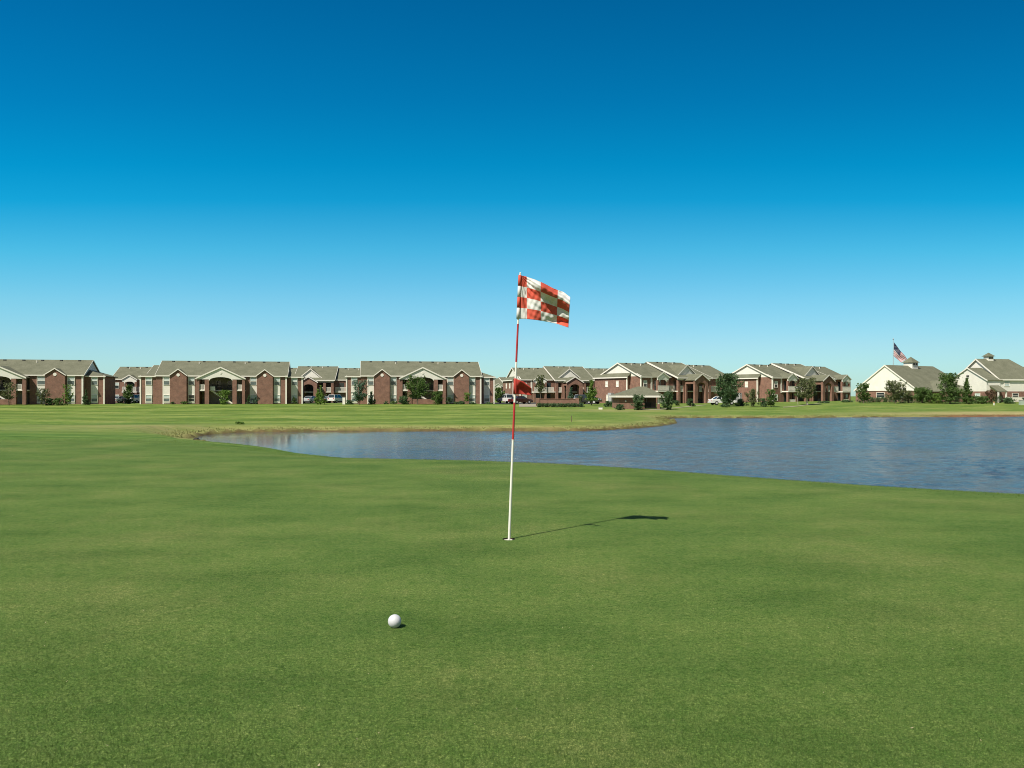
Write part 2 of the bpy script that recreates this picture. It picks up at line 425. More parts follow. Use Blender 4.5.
L.new(mr.outputs[0], b2.inputs['Strength'])
L.new(b2.outputs[0], b.inputs['Normal'])
mb = MB(); mb.add([(-40,10,WZ),(200,-60,WZ),(200,130,WZ),(-40,130,WZ)], [(0,1,2,3)])
# only the pond's own outline, a little wider than the shore
cxp = [(-23,52),(-23,44),(-18,32),(-8,20),(6,15),(14,8),(24,-3),(45,-20),(90,-34),(180,-30),(180,112),(120,106),(60,101),(30,96),(13,95),(10,80),(6,64),(-16,62)]
wxs = axis([(-30, -14, 0.3), (-14, 40, 0.22), (40, 80, 0.3), (80, 150, 2.0)]); wys = axis([(2, 20, 0.5), (20, 64, 0.2), (64, 106, 0.3)])
QX, QY = np.meshgrid(wxs, wys); qx, qy = QX.ravel(), QY.ravel()
inp = sdist(qx, qy, cxp)
wr = np.random.default_rng(5); hgt = np.zeros_like(qx)
for k in range(70):
    wl = 0.50+1.5*(k/70)**2; an = R(68)+wr.normal()*0.8; kv = 2*math.pi/wl
    am = 0.0017*wl**0.5
    hgt += am*np.sin(kv*(qx*math.cos(an)+qy*math.sin(an))+wr.random()*6.28+1.5*vnoise(qx, qy, 7, 20+k % 5))
gust = 0.55+0.9*vnoise(qx, qy*1.6, 16, 31)*vnoise(qx, qy, 6, 32)*1.6
hgt *= (0.03+0.97*sst(-13, 9, qx))*gust
fi = np.arange(len(wxs)*len(wys)).reshape(len(wys), len(wxs))
wf = np.stack([fi[:-1,:-1], fi[:-1,1:], fi[1:,1:], fi[1:,:-1]], -1).reshape(-1, 4)
wf = wf[(inp[wf] < 0).any(1)]
used, inv = np.unique(wf.ravel(), return_inverse=True)
wme = bpy.data.meshes.new('pond_water'); wme.from_pydata(np.stack([qx[used], qy[used], WZ+hgt[used]], 1).tolist(), [], inv.reshape(-1, 4).tolist())
wme.polygons.foreach_set('use_smooth', [True]*len(wme.polygons)); wme.materials.append(m)
pond = bpy.data.objects.new('pond_water', wme); COL.objects.link(pond); pond['kind'] = 'structure'

def draped(name, pts_rows, mat, lift=0.03):
    """sheet of rows of (x,y) points laid on the ground"""
    mbb = MB(); rows = len(pts_rows); c = len(pts_rows[0])
    for r_ in pts_rows:
        for (x, y) in r_: mbb.v.append((x, y, gz(x, y)+lift))
    for i in range(rows-1):
        for j in range(c-1):
            mbb.f.append((i*c+j, i*c+j+1, (i+1)*c+j+1, (i+1)*c+j))
    o = mbb.build(name, mat); o['kind'] = 'structure'; return o
def grid(x0, x1, y0, y1, n=12, k=8, slant=0.0):
    return [[(x0+(x1-x0)*j/n+slant*(y-y0), y) for j in range(n+1)] for y in [y0+(y1-y0)*i/k for i in range(k+1)]]
draped('parking_lot', grid(-95, 30, 172.5, 184, 20, 6), M['asphalt'])
draped('parking_lot', grid(-6, 17, 150, 172.4, 12, 8), M['asphalt'])
draped('driveway', [[(wx(519, y)+j*(wx(537, y)-wx(519, y))/4, y) for j in range(5)] for y in np.linspace(132, 149.9, 9)], M['concrete'])
draped('path', [[(wx(px, y0+dy), y0+dy) for dy in (-1.0, 0, 1.0)] for px, y0 in ((783,129.5),(790,130.5),(798,133),(806,137),(815,142),(822,147))], M['concrete'])
draped('path', [[(wx(px, y0+dy), y0+dy) for dy in (-1.2, 0, 1.2)] for px, y0 in ((640,121),(650,120.5),(660,121),(672,126),(690,133),(706,141))], M['concrete'])

# ------------------------------------------------------------------ building kit
def frame_map(side, off, a, out, z):
    """side 'front': wall normal -y at y=off ; 'left': normal -x at x=off"""
    return (a, off-out, z) if side == 'front' else (off-out, a, z)
def wbox(mb, side, off, a0, a1, o0, o1, z0, z1):
    if side == 'front': mb.box(a0, a1, off-o1, off-o0, z0, z1)
    else: mb.box(off-o1, off-o0, a0, a1, z0, z1)

def window(root, side, off, a0, a1, z0, z1, upper='blind', lower='glass', fw=0.065, label=None):
    mb = MB()
    wbox(mb, side, off, a0, a0+fw, -0.03, 0.07, z0, z1); wbox(mb, side, off, a1-fw, a1, -0.03, 0.07, z0, z1)
    wbox(mb, side, off, a0+fw, a1-fw, -0.03, 0.07, z1-fw, z1); wbox(mb, side, off, a0+fw, a1-fw, -0.03, 0.07, z0, z0+fw)
    zm = (z0+z1)/2
    wbox(mb, side, off, a0+fw, a1-fw, -0.03, 0.06, zm-0.035, zm+0.035)
    f = mb.build('window', M['trim'], root)
    p = MB(); wbox(p, side, off, a0+fw, a1-fw, 0.005, 0.025, zm+0.035, z1-fw); p.build('pane', M[upper], f)
    p = MB(); wbox(p, side, off, a0+fw, a1-fw, 0.005, 0.025, z0+fw, zm-0.035); p.build('pane', M[lower], f)
    return f

def railing(root, side, off, a0, a1, z0, h=1.05, mat='trim'):
    mb = MB()
    wbox(mb, side, off, a0, a1, 0, 0.08, z0+h-0.08, z0+h); wbox(mb, side, off, a0, a1, 0, 0.08, z0+0.05, z0+0.14)
    n = max(3, int((a1-a0)/0.155)); s = (a1-a0)/n
    for i in range(n+1):
        a = min(a0+i*s, a1-0.075); wbox(mb, side, off, a, a+0.075, 0.01, 0.07, z0+0.14, z0+h-0.08)
    return mb.build('railing', M[mat], root)

def gable_roof(root, x0, x1, y0, y1, ze, zr, oh=0.45, axis='x', t=0.16, name='roof'):
    """two slopes; ridge along x (y0,y1 are walls)"""
    mb = MB()
    if axis == 'x':
        ym = (y0+y1)/2; s = (zr-ze)/(ym-y0); e = ze-s*oh
        a, b_ = x0-oh, x1+oh
        mb.slab([(a, y0-oh, e), (b_, y0-oh, e), (b_, ym, zr), (a, ym, zr)], t)
        mb.slab([(a, ym+0.002, zr), (b_, ym+0.002, zr), (b_, y1+oh, e), (a, y1+oh, e)], t)
    else:
        xm = (x0+x1)/2; s = (zr-ze)/(xm-x0); e = ze-s*oh
        a, b_ = y0-oh, y1
        mb.slab([(x0-oh, a, e), (xm, a, zr), (xm, b_, zr), (x0-oh, b_, e)], t)
        mb.slab([(xm+0.002, a, zr), (x1+oh, a, e), (x1+oh, b_, e), (xm+0.002, b_, zr)], t)
    return mb.build(name, M['roof'], root)

def rake(root, side, off, am, half, zr, ze, w=0.24, oh=0.45, name='rake_board', only=None):
    """white barge boards of a gable: apex (am, zr), slope down to +-half at ze"""
    w *= 0.72; mb = MB(); s = (zr-ze)/half; hh = half+oh; e = ze-s*oh
    for sg in (-1, 1):
        if only and sg != only: continue
        pts = [(am, zr+0.03), (am+sg*hh, e+0.03), (am+sg*hh, e-w), (am, zr-w)]
        if sg > 0: pts = pts[::-1]
        if side == 'front': mb.prism(pts, off-0.05, off-0.01)
        else: mb.prism(pts, off-0.05, off-0.01, ax='x')
    return mb.build(name, M['trim'], root)

def arch_front(mb, a0, a1, zb, ztop_fn, spring, crown, y0, y1, n=10):
    """wall strip above an arched opening a0..a1: bottom follows arch, top = ztop_fn(a)"""
    am = (a0+a1)/2; r = (a1-a0)/2
    for i in range(n):
        p, q = a0+(a1-a0)*i/n, a0+(a1-a0)*(i+1)/n
        f = lambda a: spring+(crown-spring)*math.sqrt(max(0, 1-((a-am)/r)**2))
        pts = [(p, f(p)), (q, f(q)), (q, ztop_fn(q)), (p, ztop_fn(p))]
        mb.prism(pts, y0, y1)

def vents(root, x0, x1, n, y, zr, s, y_ridge):
    for i in range(n):
        x = x0+(x1-x0)*(i+0.5)/n
        z = zr-s*(y_ridge-y)
        MB().box(x-0.2, x+0.2, y-0.2, y+0.25, z-0.12, z+0.16).build('roof_vent', M['vent'], root)
    for fx in (0.28, 0.66):
        x = x0+(x1-x0)*fx; yy = y-0.8; z = zr-s*(y_ridge-yy)
        MB().tube((x, yy, z-0.1), (x, yy, z+0.38), 0.08, 0.08, 8).build('vent_pipe', M['trim'], root)

# ------------------------------------------------------------------ apartment block, garden side
def block_a(label, loc, rz, k=1.0, low_wall=False, nv=7, stair=True, dark_low=()):
    t = thing('apartment_building', label, 'building', loc, rz, 'apartment blocks seen from the lawn')
    ZE, ZR, D = 5.45, 8.38, 12.0; O = 0.2
    hw, pw = 11.7*k, 4.2
    if k > 1.05: pw = 4.4
    # walls, with the stair hall cut out
    mb = MB(); mb.box(-hw, -pw, 0, D, 0, ZE); mb.box(pw, hw, 0, D, 0, ZE)
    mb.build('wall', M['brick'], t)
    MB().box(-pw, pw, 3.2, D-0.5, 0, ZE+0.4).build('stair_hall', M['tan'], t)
    for s in (-1, 1):
        mb = MB(); mb.prism([(0, ZE), (D, ZE), (D/2, ZR-0.2)], s*hw-0.02*s, s*hw-0.3*s, ax='x'); mb.build('gable_siding', M['siding'], t)
        MB().box(s*(hw-1.2)-0.1, s*(hw-1.2)+0.1, -0.06, 0.0, 0, ZE).build('downspout', M['trim'], t) if s < 0 else MB().box(hw-0.22, hw+0.06, -0.07, 0.2, 0, ZE).build('corner_board', M['trim'], t)
    gable_roof(t, -hw, hw, 0, D, ZE, ZR, O)
    MB().box(-hw-0.25, hw+0.25, -O-0.08, -O-0.01, ZE-0.27, ZE-0.07).build('gutter', M['trim'], t)
    for s in (-1, 1): 
        mb = MB()
        for sg in (-1, 1):
            pts = [(6, ZR+0.03), (6+sg*6.2, ZE-0.07), (6+sg*6.2, ZE-0.27), (6, ZR-0.18)]
            mb.prism(pts if sg < 0 else pts[::-1], s*(hw+0.21), s*(hw+0.25), ax='x')
        mb.build('rake_board', M['trim'], t)
    vents(t, -hw+0.5, hw-0.5, nv, 5.6, ZR, (ZR-ZE)/6, 6)
    # window strips
    strips = [(-10.5*k, -9.3*k), (-6.15*k, -4.95*k), (4.95*k, 6.25*k), (9.35*k, 10.55*k)]
    for i, (a, b_) in enumerate(strips):
        MB().box(a, b_, -0.05, 0.03, 0.15, ZE-0.25).build('siding_panel', M['siding'], t)
        w0 = (b_-a)*0.03
        window(t, 'front', -0.05, a+w0, b_-w0, 3.55, 5.1, 'blind', 'midglass')
        window(t, 'front', -0.05, a+w0, b_-w0, 0.45, 1.75, 'glass' if i in dark_low else 'blind', 'glass' if i in dark_low else 'midglass')
    # brick bays with their own gables
    for s in (-1, 1):
        c = s*7.75*k; h = 1.45*k
        mb = MB(); mb.box(c-h, c+h, -0.7, -0.002, 0, ZE-0.05); mb.prism([(c-h, ZE-0.05), (c+h, ZE-0.05), (c, 6.45)], -0.7, 0.6)
        mb.build('brick_bay', M['brick'], t)
        gable_roof(t, c-h, c+h, -0.72, 2.6, ZE+0.05, 6.6, 0.14, 'y', 0.12, 'bay_roof')
        rake(t, 'front', -0.87, c, h, 6.6, ZE+0.05, 0.24, 0.2)
        mb = MB(); mb.tube((c, -0.69, 5.45), (c, -0.76, 5.45), 0.3, 0.3, 16); mb.build('round_vent', M['trim'], t)
    # portico
    PY = -2.3; zap, zft = 6.95, 4.95
    sl = (zap-zft)/pw
    top = lambda a: zap-0.1-sl*abs(a)
    for a, w in ((-4.05, 0.55), (-2.45, 0.75), (2.45, 0.75), (4.05, 0.55)):
        a *= pw/4.2
        zt = min(4.75, top(a)-0.05)
        MB().box(a-w/2, a+w/2, PY, PY+0.6, 0, zt).build('brick_column', M['brick'], t)
    mb = MB(); ia = 2.08*pw/4.2
    arch_front(mb, -ia, ia, 0, top, 4.35, 5.05, PY-0.02, PY+0.25, 14)
    for s in (-1, 1):
        pts = [(s*ia, 4.62), (s*(pw+0.1), 4.62), (s*(pw+0.1), top(pw+0.1)), (s*ia, top(ia))]
        if top(pw+0.1) < 4.64: pts = [(s*ia, 4.62), (s*(pw-0.0), 4.62), (s*ia, top(ia))]
        mb.prism(pts if s > 0 else pts[::-1], PY-0.02, PY+0.25)
    mb.build('pediment', M['siding'], t)
    gable_roof(t, -pw, pw, PY, 5.0, zft, zap, 0.14, 'y', 0.14, 'portico_roof')
    rake(t, 'front', PY-0.16, 0, pw, zap, zft, 0.3, 0.25)
    mb = MB(); mb.tube((0, PY-0.03, 5.85), (0, PY-0.08, 5.85), 0.22, 0.22, 12); mb.build('round_vent', M['trim'], t)
    # upper landings
    mb = MB(); mb.box(-pw, -2.1, PY+0.1, 3.2, 2.45, 2.65); mb.box(2.1, pw, PY+0.1, 3.2, 2.45, 2.65); mb.box(-2.1, 2.1, 0.9, 3.2, 2.45, 2.65)
    mb.build('balcony_floor', M['trim'], t)
    for s in (-1, 1):
        a0, a1 = sorted((s*2.85, s*3.8))
        railing(t, 'front', PY+0.25, a0, a1, 2.6)
        MB().box(a0+0.15, a1-0.05, 3.12, 3.19, 0.05, 2.15).build('door', M['door'], t)
        MB().box(a0+0.15, a1-0.05, 3.12, 3.19, 2.7, 4.75).build('door', M['door'], t)
    railing(t, 'front', 0.95, -2.08, 2.08, 2.62, mat='iron')
    for a in (-1.1, 0.9):
        window(t, 'front', 3.2, a-0.4, a+0.4, 3.3, 4.5, 'glass', 'glass')
    if stair:
        mb = MB(); n = 13
        for i in range(n):
            x = 1.7-i*0.28; mb.box(x-0.28, x, -0.9, 0.3, 0.19*i, 0.19*i+0.06)
        mb.build('stair', M['trim'], t)
        mb = MB(); mb.prism([(1.9, 0.0), (1.9, 0.28), (-1.95, 2.75), (-1.95, 2.45)][::-1], -0.98, -0.92); mb.build('stair_stringer', M['trim'], t)
        MB().box(-1.95, -1.1, PY+0.7, PY+0.9, 2.55, 3.3).build('landing_panel', M['trim'], t)
    if low_wall:
        MB().box(-2.05, 2.05, PY+0.15, PY+0.4, 0, 0.95).build('low_brick_wall', M['brick'], t)
    # wings at both ends
    for s in (-1, 1):
        a, b_ = s*hw, s*(hw+2.75*k); v0, v1 = (1.5, 10.0) if s > 0 else (0.35, 10)
        x0, x1 = min(a, b_), max(a, b_)
        MB().box(x0, x1, v0, v1, 0, ZE-0.1).build('wing_wall', M['brick'], t)
        c = (x0+x1)/2
        MB().box(c-0.6, c+0.6, v0-0.05, v0+0.03, 0.15, ZE-0.3).build('siding_panel', M['siding'], t)
        window(t, 'front', v0-0.05, c-0.55, c+0.55, 3.55, 5.1, 'blind', 'midglass')
        window(t, 'front', v0-0.05, c-0.55, c+0.55, 0.45, 1.75, 'blind', 'midglass')
        e = b_ + (0.08 if s > 0 else -0.08)
        MB().box(e-0.12, e+0.12, v0-0.08, v0+0.12, 0, ZE-0.1).build('corner_board', M['trim'], t)
        o = 0.4*s; z0, z1 = ZE-0.2, 6.45
        mb = MB(); ym0, ym1 = v0+2.6, v1-2.6
        A0, A1 = (s*(hw-0.1), v0-0.2, z0), (b_+o, v0-0.2, z0)
        A2, A3 = (b_+o, v1+0.4, z0), (s*(hw-0.1), v1+0.4, z0)
        T0, T1 = (s*(hw-0.1), ym0, z1), (s*(hw-0.1), ym1, z1)
        mb.slab([A0, A1, T0], 0.12); mb.slab([A1, A2, T1, T0], 0.12); mb.slab([A2, A3, T1], 0.12)
        mb.build('wing_roof', M['roof'], t)
        MB().box(min(a, b_+o), max(a, b_+o), v0-0.27, v0-0.21, z0-0.2, z0+0.02).build('gutter', M['trim'], t)
    return t

def place(px, Y, base=-0.36): return (wx(px, Y), Y, base)
block_a('two-storey brick apartment block at the far left, partly out of the photo', place(2.5, 144), R(13), 1.13, True, 8)
block_a('two-storey brick apartment block second from the left, bush in its arched portico', place(222.5, 151.5), R(12), 1.0, False, 8, True, (1,))
block_a('two-storey brick apartment block left of the golf flag, tree covering its arched portico', place(422, 152.5), R(10), 0.97, True, 9)

# ------------------------------------------------------------------ apartment block, street side
def block_b(label, loc, rz, ku=1.0, D=13.2, far_side=False, group='apartment blocks seen from the street side'):
    """origin at the front left corner; x along the long front, y back"""
    t = thing('apartment_building', label, 'building', loc, rz, group)
    ZE, ZR, Lg = 5.55, 8.5, 31.0*ku; O = 0.18
    c0, c1, cm = 9.5*ku, 20.6*ku, 13.9*ku
    s = (ZR-ZE)/(D/2)
    mb = MB(); mb.box(0, Lg, 0, D, 0, ZE); mb.box(-0.8, -0.002, 3.4, D, 0, ZE-0.1)
    mb.build('wall', M['brick'], t)
    for x, sg in ((0, 1), (Lg, -1)):
        mb = MB(); mb.prism([(-0.1, ZE), (D+0.1, ZE), (D/2, ZR-0.15)], x, x+0.25*sg, ax='x'); mb.build('gable_siding', M['siding'], t)
    # pent roof over the projecting part of the gable wall
    mb = MB(); mb.slab([(-1.05, 2.9, ZE-0.1), (-1.05, D+0.3, ZE-0.1), (-0.05, D+0.4, ZE+0.75), (-0.05, 2.9, ZE+0.75)], 0.12); mb.build('pent_roof', M['roof'], t)
    MB().box(-1.11, -1.06, 2.9, D+0.3, ZE-0.32, ZE-0.1).build('gutter', M['trim'], t)
    for y in (0.0, 3.3): MB().box(-0.88 if y > 1 else -0.08, -0.62 if y > 1 else 0.18, y-0.09, y+0.16, 0, ZE-0.1).build('corner_board', M['trim'], t)
    # left roof section and right roof section
    for a, b_ in ((-0.25, c0), (c1, Lg+0.25)):
        mb = MB()
        mb.slab([(a, -O, ZE-s*O), (b_, -O, ZE-s*O), (b_, D/2, ZR), (a, D/2, ZR)], 0.16)
        mb.slab([(a, D/2+0.002, ZR), (b_, D/2+0.002, ZR), (b_, D+O, ZE-s*O), (a, D+O, ZE-s*O)], 0.16)
        mb.build('roof', M['roof'], t)
    rake(t, 'left', -0.25, D/2, D/2, ZR, ZE, 0.32, 0.2)
    MB().box(-0.25, c0, -O-0.08, -O-0.01, ZE-0.28, ZE-0.08).build('gutter', M['trim'], t)
    MB().box(c1, Lg+0.25, -O-0.08, -O-0.01, ZE-0.28, ZE-0.08).build('gutter', M['trim'], t)
    # raised centre
    zc, yf = ZR+0.42, -2.4
    ze = zc-s*(D/2+0.45-yf-0.45+0.0)
    sc = (zc-(ZE-0.2))/(D/2-yf)
    mb = MB()
    mb.slab([(c0-0.3, yf, ZE-0.2), (c1+0.3, yf, ZE-0.2), (c1+0.3, D/2, zc), (c0-0.3, D/2, zc)], 0.16)
    mb.slab([(c0-0.3, D/2+0.002, zc), (c1+0.3, D/2+0.002, zc), (c1+0.3, D+2.6, ZE-0.2), (c0-0.3, D+2.6, ZE-0.2)], 0.16)
    mb.build('centre_roof', M['roof'], t)
    mb = MB()
    pts = [(yf, ZE-0.17), (yf, ZE-0.50), (D/2, zc-0.32), (D/2, zc+0.03)]
    mb.prism(pts, c0-0.36, c0-0.31, ax='x'); mb.prism(pts, c1+0.31, c1+0.36, ax='x'); mb.build('rake_board', M['trim'], t)
    for x in (c0, c1-0.2):
        mb = MB(); mb.prism([(-0.2, ZE-0.05), (D/2, ZE-0.05), (D/2, zc-0.25), ], x, x+0.2, ax='x'); mb.build('gable_siding', M['siding'], t)
    MB().box(c0-0.3, c1+0.3, yf-0.07, yf-0.01, ZE-0.42, ZE-0.18).build('gutter', M['trim'], t)
    MB().box(c0, c1, yf+0.35, yf+0.6, ZE-0.75, ZE-0.42).build('beam', M['trim'], t)
    # centre gable dormer
    y_d = -0.9; zb = ZE-0.2+sc*(y_d-yf); hd = 3.2*ku if ku < 1 else 3.2
    mb = MB(); mb.prism([(cm-hd+0.2, zb-0.1), (cm+hd-0.2, zb-0.1), (cm, 7.95)], y_d, y_d+0.3); mb.build('gable_siding', M['siding'], t)
    gable_roof(t, cm-hd, cm+hd, y_d, 5.2, zb, 8.1, 0.15, 'y', 0.14, 'dormer_roof')
    rake(t, 'front', y_d-0.17, cm, hd, 8.1, zb, 0.28, 0.3)
    # entrance tower
    ye, he = -5.0, 1.95
    tz = lambda a: 6.1-0.6*abs(a-cm)
    mb = MB()
    mb.box(cm-he, cm-1.15, ye, ye+0.5, 0, 4.5); mb.box(cm+1.15, cm+he, ye, ye+0.5, 0, 4.5)
    arch_front(mb, cm-1.15, cm+1.15, 0, lambda a: tz(a)-0.12, 3.6, 4.3, ye, ye+0.5, 12)
    for sg in (-1, 1):
        pts = [(cm+sg*1.15, 4.5), (cm+sg*he, 4.5), (cm+sg*he, tz(cm+he)-0.12), (cm+sg*1.15, tz(cm+1.15)-0.12)]
        mb.prism(pts if sg > 0 else pts[::-1], ye, ye+0.5)
    mb.box(cm-he, cm-he+0.4, ye+0.5, yf+0.3, 4.0, 4.4); mb.box(cm+he-0.4, cm+he, ye+0.5, yf+0.3, 4.0, 4.4)
    mb.box(cm-he, cm-he+0.4, yf-0.1, yf+0.3, 0, 4.0); mb.box(cm+he-0.4, cm+he, yf-0.1, yf+0.3, 0, 4.0)
    mb.build('entrance_arch', M['brick'], t)
    gable_roof(t, cm-he, cm+he, ye, -0.5, tz(cm+he), 6.1, 0.15, 'y', 0.14, 'entrance_roof')
    rake(t, 'front', ye-0.17, cm, he, 6.1, tz(cm+he), 0.3, 0.25)
    MB().box(cm-1.1, cm+1.1, -0.1, 0.0, 0.1, 4.2).build('entrance_glazing', M['glass'], t)
    railing(t, 'front', ye+1.6, cm-1.5, cm+1.5, 0.1, 0.9, 'iron')
    # centre columns and balconies
    for x in (c0+0.3, c0+2.1*ku, c1-2.6*ku, c1-0.3):
        MB().box(x-0.3, x+0.3, yf+0.2, yf+0.75, 0, ZE-0.75).build('brick_column', M['brick'], t)
    mb = MB(); mb.box(c0, c1, yf+0.3, -0.001, 2.4, 2.6); mb.build('balcony_floor', M['trim'], t)
    for a, b_ in ((c0+0.6, c0+1.8*ku), (c0+2.4*ku, cm-he-0.1), (cm+he+0.1, c1-2.9*ku), (c1-2.3*ku, c1-0.6)):
        if b_-a > 0.3: railing(t, 'front', yf+0.45, a, b_, 2.6)
    for a in (c0+0.8, c1-2.2*ku, c1-4.2*ku, c0+2.7*ku):
        MB().box(a, a+0.95, -0.06, -0.001, 0.05, 2.1).build('door', M['door'], t)
        MB().box(a, a+0.95, -0.06, -0.001, 2.7, 4.7).build('door', M['door'], t)
    # small porches
    for px_, in ((5.25*ku,), (27.1*ku,)):
        h = 1.55; yp = -1.6
        for sg in (-1, 1): MB().box(px_+sg*1.35-0.22, px_+sg*1.35+0.22, yp, yp+0.45, 0, 4.75).build('brick_column', M['brick'], t)
        tp = lambda a: 6.4-0.62*abs(a-px_)
        mb = MB(); arch_front(mb, px_-1.13, px_+1.13, 0, lambda a: tp(a)-0.12, 4.35, 4.85, yp-0.02, yp+0.2, 8)
        for sg in (-1, 1):
            pts = [(px_+sg*1.13, 4.76), (px_+sg*h, 4.76), (px_+sg*h, tp(px_+h)-0.1), (px_+sg*1.13, tp(px_+1.13)-0.1)]
            mb.prism(pts if sg > 0 else pts[::-1], yp-0.02, yp+0.2)
        mb.build('pediment', M['siding'], t)
        gable_roof(t, px_-h, px_+h, yp, 1.6, tp(px_+h), 6.4, 0.12, 'y', 0.12, 'porch_roof')
        rake(t, 'front', yp-0.14, px_, h, 6.4, tp(px_+h), 0.26, 0.2)
        MB().box(px_-1.6, px_+1.6, yp-0.1, -0.001, 2.35, 2.6).build('balcony_floor', M['trim'], t)
        railing(t, 'front', yp-0.02, px_-1.5, px_+1.5, 2.6)
        railing(t, 'front', yp+0.2, px_-1.1, px_+1.1, 0.0, 0.8)
        MB().box(px_-0.9, px_+0.9, -0.06, -0.001, 2.7, 4.7).build('door', M['glass'], t)
        MB().box(px_-0.9, px_+0.9, -0.06, -0.001, 0.1, 2.1).build('door', M['glass'], t)
    for a, b_ in ((7.0*ku, c0-0.2), (c1+0.3, 24.2*ku)):
        MB().box(a, b_, -1.3, -0.001, 2.4, 2.6).build('balcony_floor', M['trim'], t); railing(t, 'front', -1.2, a, b_, 2.6)
        MB().box((a+b_)/2-0.6, (a+b_)/2+0.6, -0.06, -0.001, 2.7, 4.7).build('door', M['glass'], t)
        MB().box((a+b_)/2-0.6, (a+b_)/2+0.6, -0.06, -0.001, 0.1, 2.1).build('door', M['glass'], t)
    MB().box(3.05*ku, 3.5*ku, -0.07, -0.001, 2.2, ZE-0.3).build('siding_panel', M['siding'], t)
    for a in (1.3*ku, 30.0*ku):
        window(t, 'front', 0, a-0.5, a+0.5, 3.3, 4.7); window(t, 'front', 0, a-0.5, a+0.5, 0.5, 1.9)
    for a in (6.2, 9.6):
        window(t, 'left', -0.8, a-0.4, a+0.4, 3.4, 4.7, 'siding', 'siding'); 
    window(t, 'left', -0.8, 9.3-0.4, 9.3+0.4, 0.5, 1.8, 'siding', 'siding')
    MB().box(-1.5, -0.85, 7.4, 8.5, 0, 2.2).build('utility_cabinet', M['metal'], t)
    vents(t, 0.5, c0-0.8, 3, D/2-0.4, ZR, s, D/2); vents(t, c0+1, c1-1, 3, D/2-0.4, zc, sc, D/2); vents(t, c1+1, Lg-1, 3, D/2-0.4, ZR, s, D/2)
    return t

block_b('two-storey brick apartment block right of the golf flag behind the low brick wall', place(520, 189, -0.4), R(15), 0.86)
block_b('two-storey brick apartment block with big white gable rising behind the little pump house', place(641, 162), R(34), 0.88, 13.6)
block_b('two-storey brick apartment block with big white gable nearest the white clubhouse', place(772.5, 170), R(34), 0.885, 13.2)
g2 = 'apartment blocks standing in the second row'
block_b('two-storey apartment block in the second row, seen through the gap left of the second block', place(112, 183, -0.4), R(9), 0.80, group=g2)
block_b('two-storey apartment block in the second row, seen through the gap left of the third block', place(262, 190, -0.4), R(7), 0.82, group=g2)
block_b('small far apartment block showing between the third block and the golf flag', place(486, 300, -0.5), R(20), 0.8, group=g2)
block_b('distant apartment block whose white gable shows behind the flag gap bush', place(470, 330, -0.5), R(12), 0.8, group=g2) if False else None

# ------------------------------------------------------------------ clubhouse pair
def cupola(t, x, y, z, w, h):
    c = bpy.data.objects.new('cupola', None); 
    mb = MB(); mb.box(x-w/2, x+w/2, y-w/2, y+w/2, z-0.6, z+h)
    o = mb.build('cupola', M['cream'], t)
    e = w/2+0.25
    mb = MB(); zt = z+h+w*0.62
    P4 = [(x-e, y-e, z+h), (x+e, y-e, z+h), (x+e, y+e, z+h), (x-e, y+e, z+h)]
    mb.add(P4+[(x, y, zt)], [(0,1,4),(1,2,4),(2,3,4),(3,0,4),(3,2,1,0)]); mb.build('cupola_roof', M['roof'], o)
    for a in (-1, 1):
        MB().box(x+a*w*0.2-w*0.13, x+a*w*0.2+w*0.13, y-w/2-0.04, y-w/2-0.005, z+h*0.25, z+h*0.8).build('louvre', M['vent'], o)
    bpy.data.objects.remove(c)
    return o

